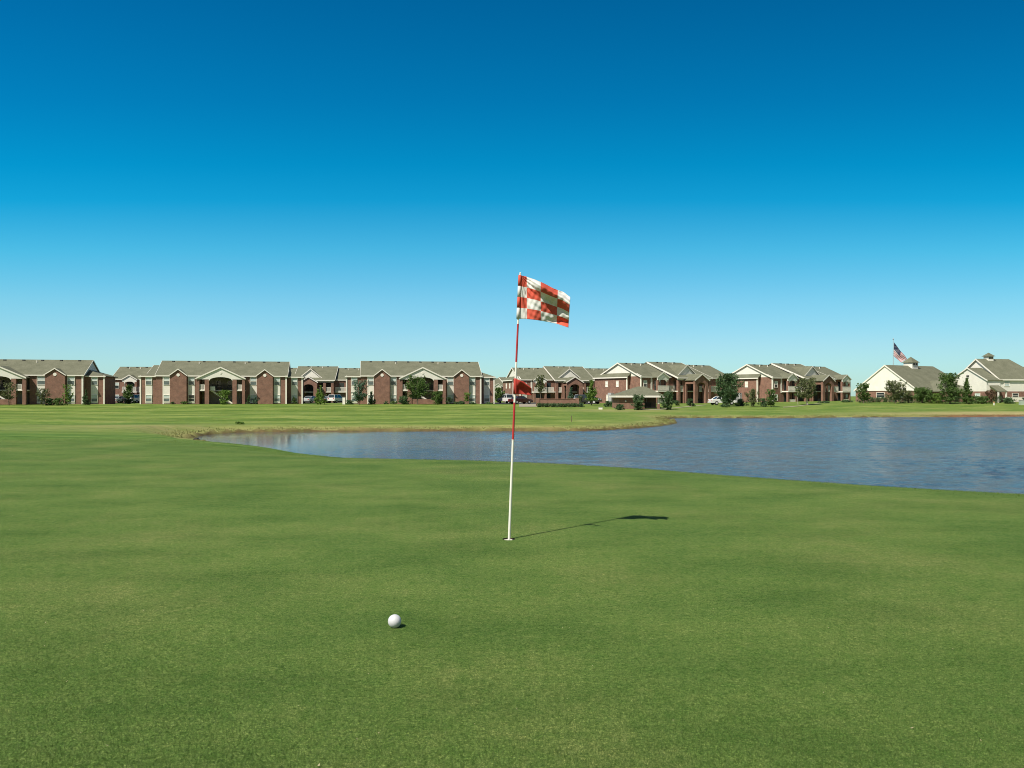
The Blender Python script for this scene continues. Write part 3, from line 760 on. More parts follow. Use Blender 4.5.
def clubhouse():
    t = thing('clubhouse', 'single-storey white-gabled clubhouse with a cupola beside the flagpole', 'clubhouse', place(917.5, 150, -0.03), R(30))
    W, ZE, ZR, Lg = 13.3, 2.5, 7.25, 17.6
    s = (ZR-ZE)/(W/2)
    MB().box(0, Lg, 0, W, 0, ZE).build('wall', M['brick'], t)
    MB().prism([(0, 2.2), (W, 2.2), (W, ZE), (W/2, ZR-0.15), (0, ZE)], -0.12, 0.3, ax='x').build('gable_siding', M['cream'], t)
    e = 0.25; mb = MB()
    mb.slab([(-0.25, -e, ZE-s*e), (Lg+0.5, -e, ZE-s*e), (Lg-2.2, W/2, ZR), (-0.25, W/2, ZR)], 0.18)
    mb.slab([(-0.25, W/2+.002, ZR), (Lg-2.2, W/2+.002, ZR), (Lg+0.5, W+e, ZE-s*e), (-0.25, W+e, ZE-s*e)], 0.18)
    mb.slab([(Lg+0.5, -e, ZE-s*e), (Lg+0.5, W+e, ZE-s*e), (Lg-2.2, W/2, ZR)], 0.18)
    mb.build('roof', M['roof'], t)
    rake(t, 'left', -0.25, W/2, W/2, ZR, ZE, 0.36, 0.25)
    cupola(t, 8.0, W/2, ZR-0.1, 1.9, 0.7)
    # wing turned to the camera, gable shade put into darker tan siding
    wx0, wx1, wy = 4.6, 10.2, -3.0
    MB().box(wx0, wx1, wy, -0.001, 0, 2.3).build('wing_wall', M['brick'], t)
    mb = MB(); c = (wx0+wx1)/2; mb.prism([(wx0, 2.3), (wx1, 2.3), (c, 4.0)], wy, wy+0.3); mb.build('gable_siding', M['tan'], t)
    gable_roof(t, wx0, wx1, wy, 2.0, 2.35, 4.2, 0.3, 'y', 0.2, 'wing_roof')
    # white entrance gable
    MB().box(c-1.2, c+1.2, wy-2.0, wy-1.7, 1.9, 2.3).build('porch_beam', M['trim'], t)
    mb = MB(); mb.prism([(c-1.6, 2.2), (c+1.6, 2.2), (c, 3.3)], wy-1.9, wy-1.7); mb.build('pediment', M['cream'], t)
    gable_roof(t, c-1.6, c+1.6, wy-1.9, wy, 2.25, 3.4, 0.25, 'y', 0.12, 'porch_roof')
    for sg in (-1, 1): MB().box(c+sg*1.4-0.2, c+sg*1.4+0.2, wy-1.95, wy-1.55, 0, 2.2).build('brick_column', M['brick'], t)
    window(t, 'left', 0, 6.8, 8.6, 0.9, 1.9, 'glass', 'glass')
    window(t, 'left', 0, 2.2, 3.6, 0.9, 1.9, 'glass', 'glass')
    for a in (11, 14): window(t, 'front', 0, a-0.6, a+0.6, 0.8, 2.0)
    return t
clubhouse()

def white_house():
    t = thing('white_house', 'two-storey white-sided house with cupola at the right edge', 'house', place(1000, 145, 0.0), R(13))
    MB().box(0, 16, 0, 10.6, 0, 2.0).build('brick_base', M['brick'], t)
    MB().box(0.02, 16, 0.02, 10.6, 2.0, 4.35).build('wall', M['cream'], t)
    ZE, ZR, W = 4.35, 8.15, 10.6; s = (ZR-ZE)/(W/2); e = 0.18
    MB().prism([(0, ZE), (W, ZE), (W/2, ZR-0.15)], 0, 0.3, ax='x').build('gable_siding', M['cream'], t)
    mb = MB()
    mb.slab([(-0.25, -e, ZE-s*e), (9.9, -e, ZE-s*e), (7.2, W/2, ZR), (-0.25, W/2, ZR)], 0.18)
    mb.slab([(-0.25, W/2+.002, ZR), (7.2, W/2+.002, ZR), (9.9, W+e, ZE-s*e), (-0.25, W+e, ZE-s*e)], 0.18)
    mb.slab([(9.9, -e, ZE-s*e), (9.9, W+e, ZE-s*e), (7.2, W/2, ZR)], 0.18)
    zr2 = 6.7
    mb.slab([(8.0, -e, ZE-s*e+0.01), (16.5, -e, ZE-s*e+0.01), (16.5, W/2, zr2), (8.0, W/2, zr2)], 0.15)
    mb.slab([(8.0, W/2+.002, zr2), (16.5, W/2+.002, zr2), (16.5, W+e, ZE-s*e+0.01), (8.0, W+e, ZE-s*e+0.01)], 0.15)
    mb.build('roof', M['roof'], t)
    rake(t, 'left', -0.25, W/2, W/2, ZR, ZE, 0.34, 0.2)
    MB().box(-0.25, 16.5, -e-0.08, -e-0.01, ZE-s*e-0.24, ZE-s*e).build('gutter', M['trim'], t)
    # lower front gable
    y0, y1, x0 = -0.1, 8.5, -3.0; ym = (y0+y1)/2
    MB().box(x0, -0.002, y0, y1, 0, 2.0).build('brick_base', M['brick'], t)
    MB().prism([(y0, 2.0), (y1, 2.0), (y1, 4.2), (ym, 6.25), (y0, 4.2)], x0, -0.003, ax='x').build('gable_wing', M['cream'], t)
    s2 = (6.4-4.2)/(ym-y0); mb = MB()
    mb.slab([(x0-0.15, y0-0.2, 4.2-s2*0.2), (0.3, y0-0.2, 4.2-s2*0.2), (0.3, ym, 6.4), (x0-0.15, ym, 6.4)], 0.15)
    mb.slab([(x0-0.15, ym+.002, 6.4), (0.3, ym+.002, 6.4), (0.3, y1+0.4, 4.2-s2*0.4), (x0-0.15, y1+0.4, 4.2-s2*0.4)], 0.15)
    mb.build('wing_roof', M['roof'], t)
    rake(t, 'left', x0-0.15, ym, ym-y0, 6.4, 4.2, 0.26, 0.4)
    MB().box(x0-0.08, x0-0.01, ym-0.3, ym+0.3, 4.7, 5.0).build('gable_vent', M['vent'], t)
    # porch
    mb = MB(); mb.slab([(-2.4, -2.1, 2.0), (-0.4, -2.1, 2.0), (-0.4, -0.12, 3.1), (-2.4, -0.12, 3.1)], 0.12); mb.build('porch_roof', M['roof'], t)
    for x in (-2.25, -0.6): MB().box(x-0.1, x+0.1, -2.05, -1.85, 0, 1.9).build('porch_post', M['trim'], t)
    railing(t, 'front', -1.9, -0.4, 8.5, 0.1, 0.9)
    window(t, 'front', 0.02, 0.9, 2.1, 2.9, 4.0, 'blind', 'blind')
    window(t, 'front', 0.0, 2.6, 4.0, 0.7, 1.7, 'glass', 'glass'); window(t, 'front', 0.0, 5.4, 6.8, 0.7, 1.7, 'glass', 'glass')
    window(t, 'left', x0, 1.3, 2.5, 0.6, 1.7, 'blind', 'glass')
    MB().box(9.2, 9.4, -0.1, -0.01, 0, 4.2).build('downspout', M['trim'], t)
    cupola(t, 2.6, W/2, ZR-0.15, 1.15, 0.62)
    return t
white_house()

# ------------------------------------------------------------------ pump house
def pump_house():
    Y = 124.0; base = gz(wx(638, Y), Y+2)-0.05
    t = thing('pump_house', 'small brick pump house with hip roof and dark iron gate on the point', 'pump house', (wx(641, Y), Y, base), R(4))
    z = lambda py: wz(py, Y)-base
    q = Y/F
    x0, x1 = (616-638.5)*q, (659-638.5)*q
    ze = z(395.5)
    MB().box(x0, (642-638.5)*q, 0, 5.2, 0, ze-0.1).build('wall', M['brick'], t)
    MB().box((642-638.5)*q, x1, 3.2, 5.2, 0, ze-0.1).build('back_wall', M['brick'], t)
    e = 0.45; h = z(386.3)
    a, b_ = x0-e, x1+e
    mb = MB(); P_ = [(a,-e,ze),(b_,-e,ze),(b_,5.6,ze),(a,5.6,ze)]; r0, r1 = (0.1, 2.6, h), (1.3, 2.6, h)
    mb.add(P_+[r0, r1], [(0,1,5,4),(1,2,5),(2,3,4,5),(3,0,4),(3,2,1,0)]); mb.build('roof', M['roof'], t)
    mb = MB(); mb.box(a, b_, -e-0.04, -e+0.06, ze-0.30, ze-0.012); mb.box(a-0.03, a+0.06, -e+0.06, 5.6, ze-0.30, ze-0.012); mb.box(b_-0.06, b_+0.03, -e+0.06, 5.6, ze-0.30, ze-0.012)
    mb.build('fascia', M['trim'], t)
    MB().box(x1-0.62, x1-0.2, -0.05, 0.37, 0, 0.75).build('pier', M['brick'], t)
    MB().box(x1-0.54, x1-0.28, 0.03, 0.29, 0.75, ze-0.3).build('post', M['trim'], t)
    mb = MB()
    for i in range(22):
        x = (642.5-638.5)*q+i*0.10
        if x < x1-0.65: mb.box(x, x+0.025, 0.3, 0.33, 0.05, ze-0.35)
    mb.box((642.5-638.5)*q, x1-0.62, 0.28, 0.35, 0.9, 0.96); mb.box((642.5-638.5)*q, x1-0.62, 0.28, 0.35, 0.1, 0.16)
    mb.build('gate', M['iron'], t)
    MB().tube((1.25, 1.6, 0), (1.25, 1.6, ze-0.3), 0.09, 0.09, 10).build('pump_pipe', M['metal'], t)
    MB().box(0.8, 1.9, 1.4, 2.4, 0, 1.0).build('pump_cabinet', M['iron'], t)
    mb = MB(); mb.tube(((623-638.5)*q, -0.12, 1.2), ((623-638.5)*q, 0.0, 1.2), 0.1, 0.14, 12); mb.build('wall_lamp', M['trim'], t)
    # electric cabinet cage on the left
    return t
pump_house()

# ------------------------------------------------------------------ low wall
Yw = 134.5
t = thing('brick_wall', 'low red brick retaining wall above the long clipped hedge', 'wall', (wx(557.5, Yw), Yw, gz(wx(557.5, Yw), Yw)-0.1))
ww = (577-537.5)/F*Yw/2; hz_ = wz(398.6, Yw)-(gz(wx(557.5, Yw), Yw)-0.1)
MB().box(-ww, ww, 0, 0.35, 0, hz_-0.12).build('wall_face', M['brick'], t)
MB().box(-ww-0.05, ww+0.05, -0.05, 0.4, hz_-0.12, hz_).build('coping', M['brick'], t)
for s in (-1, 1): MB().box(s*ww-0.3, s*ww+0.3, -0.12, 0.47, 0, hz_+0.1).build('pier', M['brick'], t)

# ------------------------------------------------------------------ vegetation
def leaves(mb, n, cs, rs, size, env=None):
    """n leaf quads spread over clumps (centres cs, radii rs)"""
    cs = np.array(cs); k = rng.integers(0, len(cs), n)
    d = rng.normal(size=(n, 3)); d /= np.linalg.norm(d, axis=1)[:, None]
    rr = rng.random(n)**0.5*1.12
    p = cs[k]+d*(rr*np.array(rs)[k])[:, None]*np.array([1, 1, 0.85])
    a = rng.normal(size=(n, 3)); a /= np.linalg.norm(a, axis=1)[:, None]
    b = np.cross(a, rng.normal(size=(n, 3))); b /= np.linalg.norm(b, axis=1)[:, None]
    s = size*(0.6+0.8*rng.random(n))[:, None]
    V = np.stack([p-a*s, p-b*s*0.55, p+a*s, p+b*s*0.55], 1).reshape(-1, 3)
    V[:, 2] = np.maximum(V[:, 2], 0.01)
    o = len(mb.v); mb.v += [tuple(v) for v in V.tolist()]
    mb.f += [(o+4*i, o+4*i+1, o+4*i+2, o+4*i+3) for i in range(n)]

def envelope(shape, t):
    """relative radius at relative crown height t"""
    if shape == 'round': return math.sqrt(max(0, 1-(2*t-1)**2))*0.95+0.05
    if shape == 'vase': return 0.35+0.65*math.sin(math.pi*min(1, 0.15+t*0.72))
    if shape == 'cone': return max(0.05, 1-t**1.15)*(0.75+0.25*min(1, t*6))
    if shape == 'bush': return math.sqrt(max(0, 1-t**2.4))
    return 1

def plant(name, label, cat, px, ytop, ybase, wpx, Y, shape='round', leaf='leaf_mid', crown0=0.3, n=1500, clumps=34, size=0.13, spread=0.30, bark='bark', group=None, dx=0, depth=1.0):
    X = wx(px, Y); base = gz(X, Y)-0.03
    H = wz(ytop, Y)-base; Rr = wpx/2/F*Y*1.07
    t = thing(name, label, cat, (X, Y, base), random.random()*6, group)
    zc0 = H*crown0; clumps = int(clumps*1.7); spread *= 0.80
    cs, rs = [], []
    for i in range(clumps):
        u = (i+0.5)/clumps; 
        tt = random.random()**(0.85 if shape != 'cone' else 1.3)
        er = envelope(shape, tt)*Rr*1.1
        an = random.random()*2*math.pi; rr = er*(random.random()**0.55)*0.84
        cr = Rr*spread*(0.6+0.7*random.random())*(1 if shape != 'cone' else max(0.35, 1-tt*0.7))
        z = zc0+(H-zc0)*tt
        z = min(z, H-cr*0.75); z = max(z, zc0+cr*0.3 if crown0 > 0.05 else cr*0.5)
        cs.append((rr*math.cos(an), rr*math.sin(an)*depth, z)); rs.append(cr)
    nn = int(n*2.4); mb = MB(); leaves(mb, int(nn*0.45), cs, rs, size*1.05)
    c_ = np.array(cs); kk_ = rng.integers(0, len(cs), int(nn*0.6)); c_ = c_[kk_]
    org = np.zeros_like(c_); org[:, 2] = np.maximum(c_[:, 2]*0.35, zc0*0.8)
    f_ = (0.25+0.95*rng.random(len(c_))**0.7)[:, None]
    pp = org+(c_*np.array([1.12, 1.12, 1.04])-org)*f_+rng.normal(size=c_.shape)*Rr*0.055
    pp[:, 2] = np.minimum(pp[:, 2], H*1.02)
    leaves(mb, len(pp), pp, np.full(len(pp), Rr*0.05), size*1.0)
    tr = MB()
    th = max(0.04, Rr*0.055)
    z1 = zc0+(H-zc0)*0.45
    p0, p1 = (0, 0, 0), (random.uniform(-.08, .08), random.uniform(-.08, .08), z1)
    tr.tube(p0, p1, th*1.3, th*0.6, 7)
    if name != 'shrub':
        tr.tube(p1, (0, 0, zc0+(H-zc0)*0.85), th*0.6, th*0.15, 6)
    for c in cs[::3]:
        f = random.uniform(0.55, 1.0); zz = min(z1*f, c[2]*0.92)
        tr.tube((p1[0]*zz/z1, p1[1]*zz/z1, zz), c, th*0.35, th*0.1, 5, cap=False)
    tr.build('trunk' if name != 'shrub' else 'stems', M[bark], t)
    mb.build('crown' if name != 'shrub' else 'foliage', M[leaf], t)
    return t

def hedge(label, px0, px1, ytop, Y, depth=1.0, leaf='leaf_dark', n=4000, size=0.085):
    xa, xb = wx(px0, Y), wx(px1, Y); X = (xa+xb)/2; base = min(gz(xa, Y), gz(xb, Y))-0.05
    H = wz(ytop, Y)-base; Lh = xb-xa
    t = thing('hedge', label, 'hedge', (X, Y, base))
    mb = MB(); cs, rs = [], []
    k = int(Lh/0.35)
    for i in range(k):
        for zz in np.arange(0.25, H, 0.33):
            cs.append((-Lh/2+Lh*(i+random.random())/k, random.uniform(-depth/2, depth/2), min(zz+random.uniform(-.1, .1), H-0.25))); rs.append(0.33)
    leaves(mb, n, cs, rs, size)
    mb.build('foliage', M[leaf], t)
    tr = MB()
    for i in range(int(Lh/0.8)): 
        x = -Lh/2+0.4+i*0.8; tr.tube((x, 0, 0), (x+random.uniform(-.2, .2), 0, H*0.8), 0.03, 0.015, 5)
    tr.build('stems', M['bark'], t)
    return t

T, SH = 'tree', 'shrub'
plant('tree', 'sparse grey-green young tree before the far left portico', T, 9, 383, 404, 15, 139, 'vase', 'leaf_olive', 0.3, 380, 22, 0.11)
plant('tree', 'thin grey-green tree before the left brick bay of the far left block', T, 43, 389, 404, 11, 138, 'vase', 'leaf_olive', 0.15, 420, 22, 0.11)
plant('shrub', 'low dark shrub left under the brick bay of the far left block', SH, 50, 398.5, 404, 11, 138.4, 'bush', 'leaf_dark', 0, 500, 20, 0.1)
plant('shrub', 'low dark shrub right under the brick bay of the far left block', SH, 59, 398, 404, 12, 138.6, 'bush', 'leaf_mid', 0, 520, 20, 0.1)
plant('tree', 'slim yellow-green tree before the white window strip of the far left block', T, 67.5, 385, 404, 9, 139, 'vase', 'leaf_bright', 0.2, 300, 20, 0.11)
plant('shrub', 'dark upright shrub in the shaded recess of the far left block', SH, 86, 390, 404, 9, 143, 'cone', 'leaf_dark', 0, 480, 20, 0.1)
plant('tree', 'small round tree between the far left block and its neighbour', T, 128.5, 385.5, 403, 11, 170, 'round', 'leaf_mid', 0.28, 700, 26, 0.14)
plant('shrub', 'wide low shrub beside the parked cars in the left gap', SH, 129, 399, 404, 11, 158, 'bush', 'leaf_dark', 0, 500, 20, 0.1)
plant('shrub', 'tiny round shrub left below the brick bay of the second block', SH, 173, 401.6, 404, 5, 147.5, 'bush', 'leaf_dark', 0, 160, 10, 0.08)
plant('shrub', 'tiny flat shrub right below the brick bay of the second block', SH, 184, 401.4, 404, 8, 147.2, 'bush', 'leaf_mid', 0, 220, 12, 0.08)
plant('shrub', 'yellow-green bush growing in the arched portico of the second block', SH, 224.5, 390.5, 404, 11.5, 146, 'round', 'leaf_bright', 0.04, 800, 28, 0.11)
plant('shrub', 'dark shrub in the shaded recess right of the second portico', SH, 249, 395, 404, 6, 149.5, 'cone', 'leaf_dark', 0, 280, 14, 0.09)
plant('shrub', 'pale low shrub between portico and right bay of the second block', SH, 255.5, 397.5, 404, 6, 149.2, 'bush', 'leaf_blue', 0, 220, 12, 0.09)
plant('shrub', 'small shrub in the recess at the right end of the second block', SH, 294, 397, 404, 6, 155, 'bush', 'leaf_mid', 0, 220, 12, 0.09)
plant('tree', 'bright cone-shaped tree in front of the second gap with parked cars', T, 320.5, 386, 404.5, 13, 145, 'cone', 'leaf_bright', 0.08, 1000, 34, 0.12)
plant('tree', 'dark spreading tree before the left window strips of the third block', T, 359, 381, 404.5, 16.5, 144, 'vase', 'leaf_blue', 0.16, 1000, 32, 0.12)
plant('shrub', 'dark low shrub at the left corner of the third block', SH, 349, 400, 404.5, 9, 146, 'bush', 'leaf_dark', 0, 360, 16, 0.09)
plant('shrub', 'dark cone-shaped shrub below the left bay of the third block', SH, 371.5, 392, 404.5, 10, 146, 'cone', 'leaf_dark', 0, 620, 24, 0.1)
plant('shrub', 'small dark ball shrub below the middle of the left bay of the third block', SH, 386, 401, 404.5, 5, 148, 'bush', 'leaf_dark', 0, 160, 10, 0.08)
plant('shrub', 'small flat shrub below the right window strip of the left bay, third block', SH, 394, 401, 404.5, 8, 148, 'bush', 'leaf_mid', 0, 220, 12, 0.08)
plant('shrub', 'dark bush at the left outer column of the third portico', SH, 403.5, 396, 404.5, 12, 146, 'bush', 'leaf_dark', 0, 620, 24, 0.1)
plant('tree', 'round dark tree filling the arched portico of the third block', T, 417.5, 376.5, 404.5, 22, 145, 'vase', 'leaf_mid', 0.26, 1500, 44, 0.13)
plant('shrub', 'round green bush at the right outer column of the third portico', SH, 437.5, 391.5, 405, 13.5, 145, 'round', 'leaf_mid', 0.02, 900, 30, 0.11)
plant('shrub', 'dark shaded shrub in the recess right of the third portico', SH, 449, 397.5, 405, 7, 149.5, 'bush', 'leaf_dark', 0, 280, 14, 0.09)
plant('shrub', 'long low dark shrub under the right bay of the third block', SH, 460.5, 401, 405, 12, 148, 'bush', 'leaf_dark', 0, 420, 18, 0.09, depth=0.5)
plant('tree', 'small light green tree beside the right bay of the third block', T, 467, 393, 405, 7.5, 148.2, 'vase', 'leaf_bright', 0.3, 260, 16, 0.1)
plant('shrub', 'small dark shrub under the last white window strip of the third block', SH, 473, 402.3, 405, 7, 148, 'bush', 'leaf_dark', 0, 200, 12, 0.08)
plant('shrub', 'small low shrub at the right end wing of the third block', SH, 489, 402, 405, 9, 150, 'bush', 'leaf_dark', 0, 260, 12, 0.08)
plant('tree', 'leafy green tree behind the white pickup in the gap', T, 498.5, 388, 403, 12, 190, 'round', 'leaf_mid', 0.1, 900, 30, 0.15)
plant('tree', 'slim yellow-green tree behind the low brick wall', T, 540.5, 376, 400, 11, 147, 'vase', 'leaf_olive', 0.42, 520, 24, 0.12)
plant('tree', 'blue-green conifer before the arched entrance right of the golf flag', T, 570.5, 388, 400, 10, 150, 'cone', 'leaf_blue', 0.05, 700, 28, 0.11)
plant('shrub', 'olive shrub at the right end of the low brick wall', SH, 580, 396, 405, 8, 141, 'bush', 'leaf_olive', 0, 320, 14, 0.09)
plant('tree', 'bright green tree beside the parked dark off-roader', T, 591.5, 381, 404.5, 14.5, 140, 'cone', 'leaf_bright', 0.22, 1100, 36, 0.12)
plant('shrub', 'dark low hedge clump before the brick gable wall left of the pump house', SH, 608.5, 401, 405.5, 13, 133, 'bush', 'leaf_dark', 0, 480, 20, 0.09, depth=0.5)
plant('shrub', 'wide dark clipped shrub against the pump house brick wall', SH, 620, 404.2, 409.3, 15, 119.5, 'bush', 'leaf_dark', 0, 560, 22, 0.08, depth=0.4)
plant('shrub', 'dark upright shrub left of the pump house gate', SH, 638, 394.5, 409.8, 13.5, 119.5, 'round', 'leaf_dark', 0.0, 1100, 36, 0.09)
plant('shrub', 'dark upright shrub right of the pump house gate', SH, 667, 392, 409.8, 14, 119.5, 'round', 'leaf_dark', 0.0, 1200, 36, 0.09)
plant('shrub', 'low dark shrub between the pump house and the columned entrance', SH, 677, 400.5, 404.5, 7, 138, 'bush', 'leaf_dark', 0, 260, 12, 0.09)
plant('shrub', 'round dark bush before the brick entrance arch behind the pump house', SH, 690.5, 399, 405.5, 9.5, 134, 'bush', 'leaf_dark', 0, 480, 18, 0.09)
plant('tree', 'large dark tree between the two big white gables', T, 727.5, 374.5, 405.5, 25, 134, 'round', 'leaf_dark', 0.14, 2600, 60, 0.13)
plant('shrub', 'dark low shrub beneath the large dark tree', SH, 725, 401, 406, 9, 130, 'bush', 'leaf_dark', 0, 360, 16, 0.09)
plant('shrub', 'dark spreading shrub right of the large dark tree trunk', SH, 741, 399, 405.5, 14, 136, 'bush', 'leaf_dark', 0, 520, 20, 0.1)
plant('tree', 'grey-green round tree before the left white-gabled brick wall on the right', T, 753, 389.5, 405, 13.5, 133, 'round', 'leaf_olive', 0.1, 800, 30, 0.1)
plant('shrub', 'dark mounded shrub between two small trees before the right gable wall', SH, 763, 398.5, 405.5, 11, 132, 'bush', 'leaf_dark', 0, 460, 18, 0.09)
plant('tree', 'bright small tree beside the gable corner of the right block', T, 771, 390, 406, 11.5, 131, 'round', 'leaf_mid', 0.1, 800, 28, 0.1)
plant('tree', 'spreading tree with pale trunk before the porches of the right block', T, 807, 379, 404.5, 21, 138, 'vase', 'leaf_olive', 0.3, 1500, 46, 0.12, bark='palebark')
plant('tree', 'leaning pale-trunked sapling beside the right block entrance', T, 798, 388, 404.5, 7, 140, 'vase', 'leaf_mid', 0.45, 260, 14, 0.1, bark='palebark')
plant('shrub', 'flat dark shrub at the foot of the right block entrance arch', SH, 824, 401.5, 404.5, 12, 146, 'bush', 'leaf_dark', 0, 360, 16, 0.09)
plant('shrub', 'small dark shrub under the last porch of the right block', SH, 846, 400, 404, 12, 150, 'bush', 'leaf_dark', 0, 360, 16, 0.09)
plant('tree', 'dark round tree between the right apartment block and clubhouse', T, 863.5, 384, 403.5, 13.5, 142, 'vase', 'leaf_mid', 0.2, 900, 32, 0.12)
plant('tree', 'spreading tree before the white clubhouse gable', T, 895.5, 381, 403, 20, 140, 'vase', 'leaf_olive', 0.2, 1400, 44, 0.12)
plant('shrub', 'light green bush right of the clubhouse gable tree', SH, 908.5, 391, 403, 12, 141, 'bush', 'leaf_olive', 0, 620, 24, 0.1)
plant('tree', 'broad dark tree before the clubhouse roof slope', T, 922.5, 388, 403, 20, 140, 'round', 'leaf_mid', 0.05, 1600, 46, 0.12)
plant('shrub', 'bright low bush before the clubhouse entrance gable', SH, 936, 393.5, 402.6, 14, 139, 'bush', 'leaf_bright', 0, 760, 28, 0.1)
plant('tree', 'tall dark tree between the clubhouse and the white house', T, 950, 374, 402.8, 21, 137, 'vase', 'leaf_mid', 0.12, 2000, 54, 0.12)
plant('tree', 'pointed dark conifer before the white house gable', T, 967, 379, 402.6, 14.5, 136, 'cone', 'leaf_mid', 0.04, 1500, 46, 0.11)
plant('shrub', 'mid green hedge bush at the foot of the white house gable', SH, 982, 396.5, 402.5, 16, 137, 'bush', 'leaf_mid', 0, 760, 28, 0.09, depth=0.5)
plant('shrub', 'reddish-leaved bush at the corner of the white house', SH, 991, 390, 402.5, 11, 138.5, 'round', 'leaf_red', 0.0, 700, 26, 0.1)
plant('shrub', 'dark low bush before the white house porch rail', SH, 1008, 397.5, 402.5, 18, 138, 'bush', 'leaf_dark', 0, 760, 28, 0.09, depth=0.5)
plant('shrub', 'dark low bush cut by the right edge of the photo', SH, 1026, 397.5, 402.5, 12, 138, 'bush', 'leaf_dark', 0, 500, 20, 0.09, depth=0.5)
hedge('long clipped dark hedge running below the low brick wall', 537, 583, 403.2, 131.5, 1.0, 'leaf_dark', 4200)
hedge('dark hedge line along the foot of the clubhouse wall', 858, 898, 396.8, 146, 1.0, 'leaf_dark', 3000)
hedge('dark hedge run between the clubhouse and the white house', 930, 1000, 395.8, 141.5, 1.0, 'leaf_dark', 4600)
hedge('short dark hedge behind the broad tree at the clubhouse', 898.5, 929, 395.5, 144, 1.0, 'leaf_dark', 2400)
plant('shrub', 'pale-topped weed growing on the far bank of the pond', SH, 240, 422, 431, 9, 60, 'vase', 'leaf_bright', 0.0, 300, 14, 0.06)

# ------------------------------------------------------------------ cars
def paint(name, c, metallic=0.2):
    m = noise_mat(name, [x*0.93 for x in c], c, 2, 0.28, spec=0.5)
    m.node_tree.nodes['Principled BSDF'].inputs['Coat Weight'].default_value = 0.6
    return m
PAINT = {'white': paint('white car paint', (0.75, 0.75, 0.74)), 'maroon': paint('maroon car paint', (0.055, 0.012, 0.016)),
         'silver': paint('silver car paint', (0.42, 0.44, 0.46)), 'black': paint('black car paint', (0.02, 0.02, 0.022)), 'navy': paint('navy car paint', (0.02, 0.03, 0.06))}
M['tyre'] = noise_mat('tyre rubber', (0.018, 0.018, 0.018), (0.03, 0.03, 0.03), 8, 0.8)
M['rim'] = noise_mat('wheel rim', (0.45, 0.45, 0.46), (0.55, 0.55, 0.56), 8, 0.3)
M['lamp'] = noise_mat('headlamp lens', (0.7, 0.7, 0.68), (0.8, 0.8, 0.78), 8, 0.15)
M['tail'] = noise_mat('tail lamp lens', (0.35, 0.02, 0.02), (0.42, 0.03, 0.03), 8, 0.2)
PROF = {  # (x, z) side outlines: body, greenhouse
 'sedan': ([(-2.25,.35),(-2.3,.75),(-2.2,.98),(-1.5,1.02),(1.0,.98),(1.95,.86),(2.28,.68),(2.3,.35)], [(-1.6,1.0),(-0.95,1.42),(0.25,1.44),(1.05,.98)]),
 'suv': ([(-2.25,.42),(-2.3,.95),(-2.22,1.12),(1.05,1.12),(2.0,1.02),(2.28,.82),(2.3,.42)], [(-2.15,1.10),(-1.95,1.72),(0.35,1.74),(1.1,1.10)]),
 'pickup': ([(-2.7,.5),(-2.72,1.12),(-0.75,1.14),(1.25,1.14),(2.4,1.06),(2.68,.9),(2.7,.5)], [(-0.72,1.12),(-0.62,1.78),(0.55,1.8),(1.3,1.12)])}
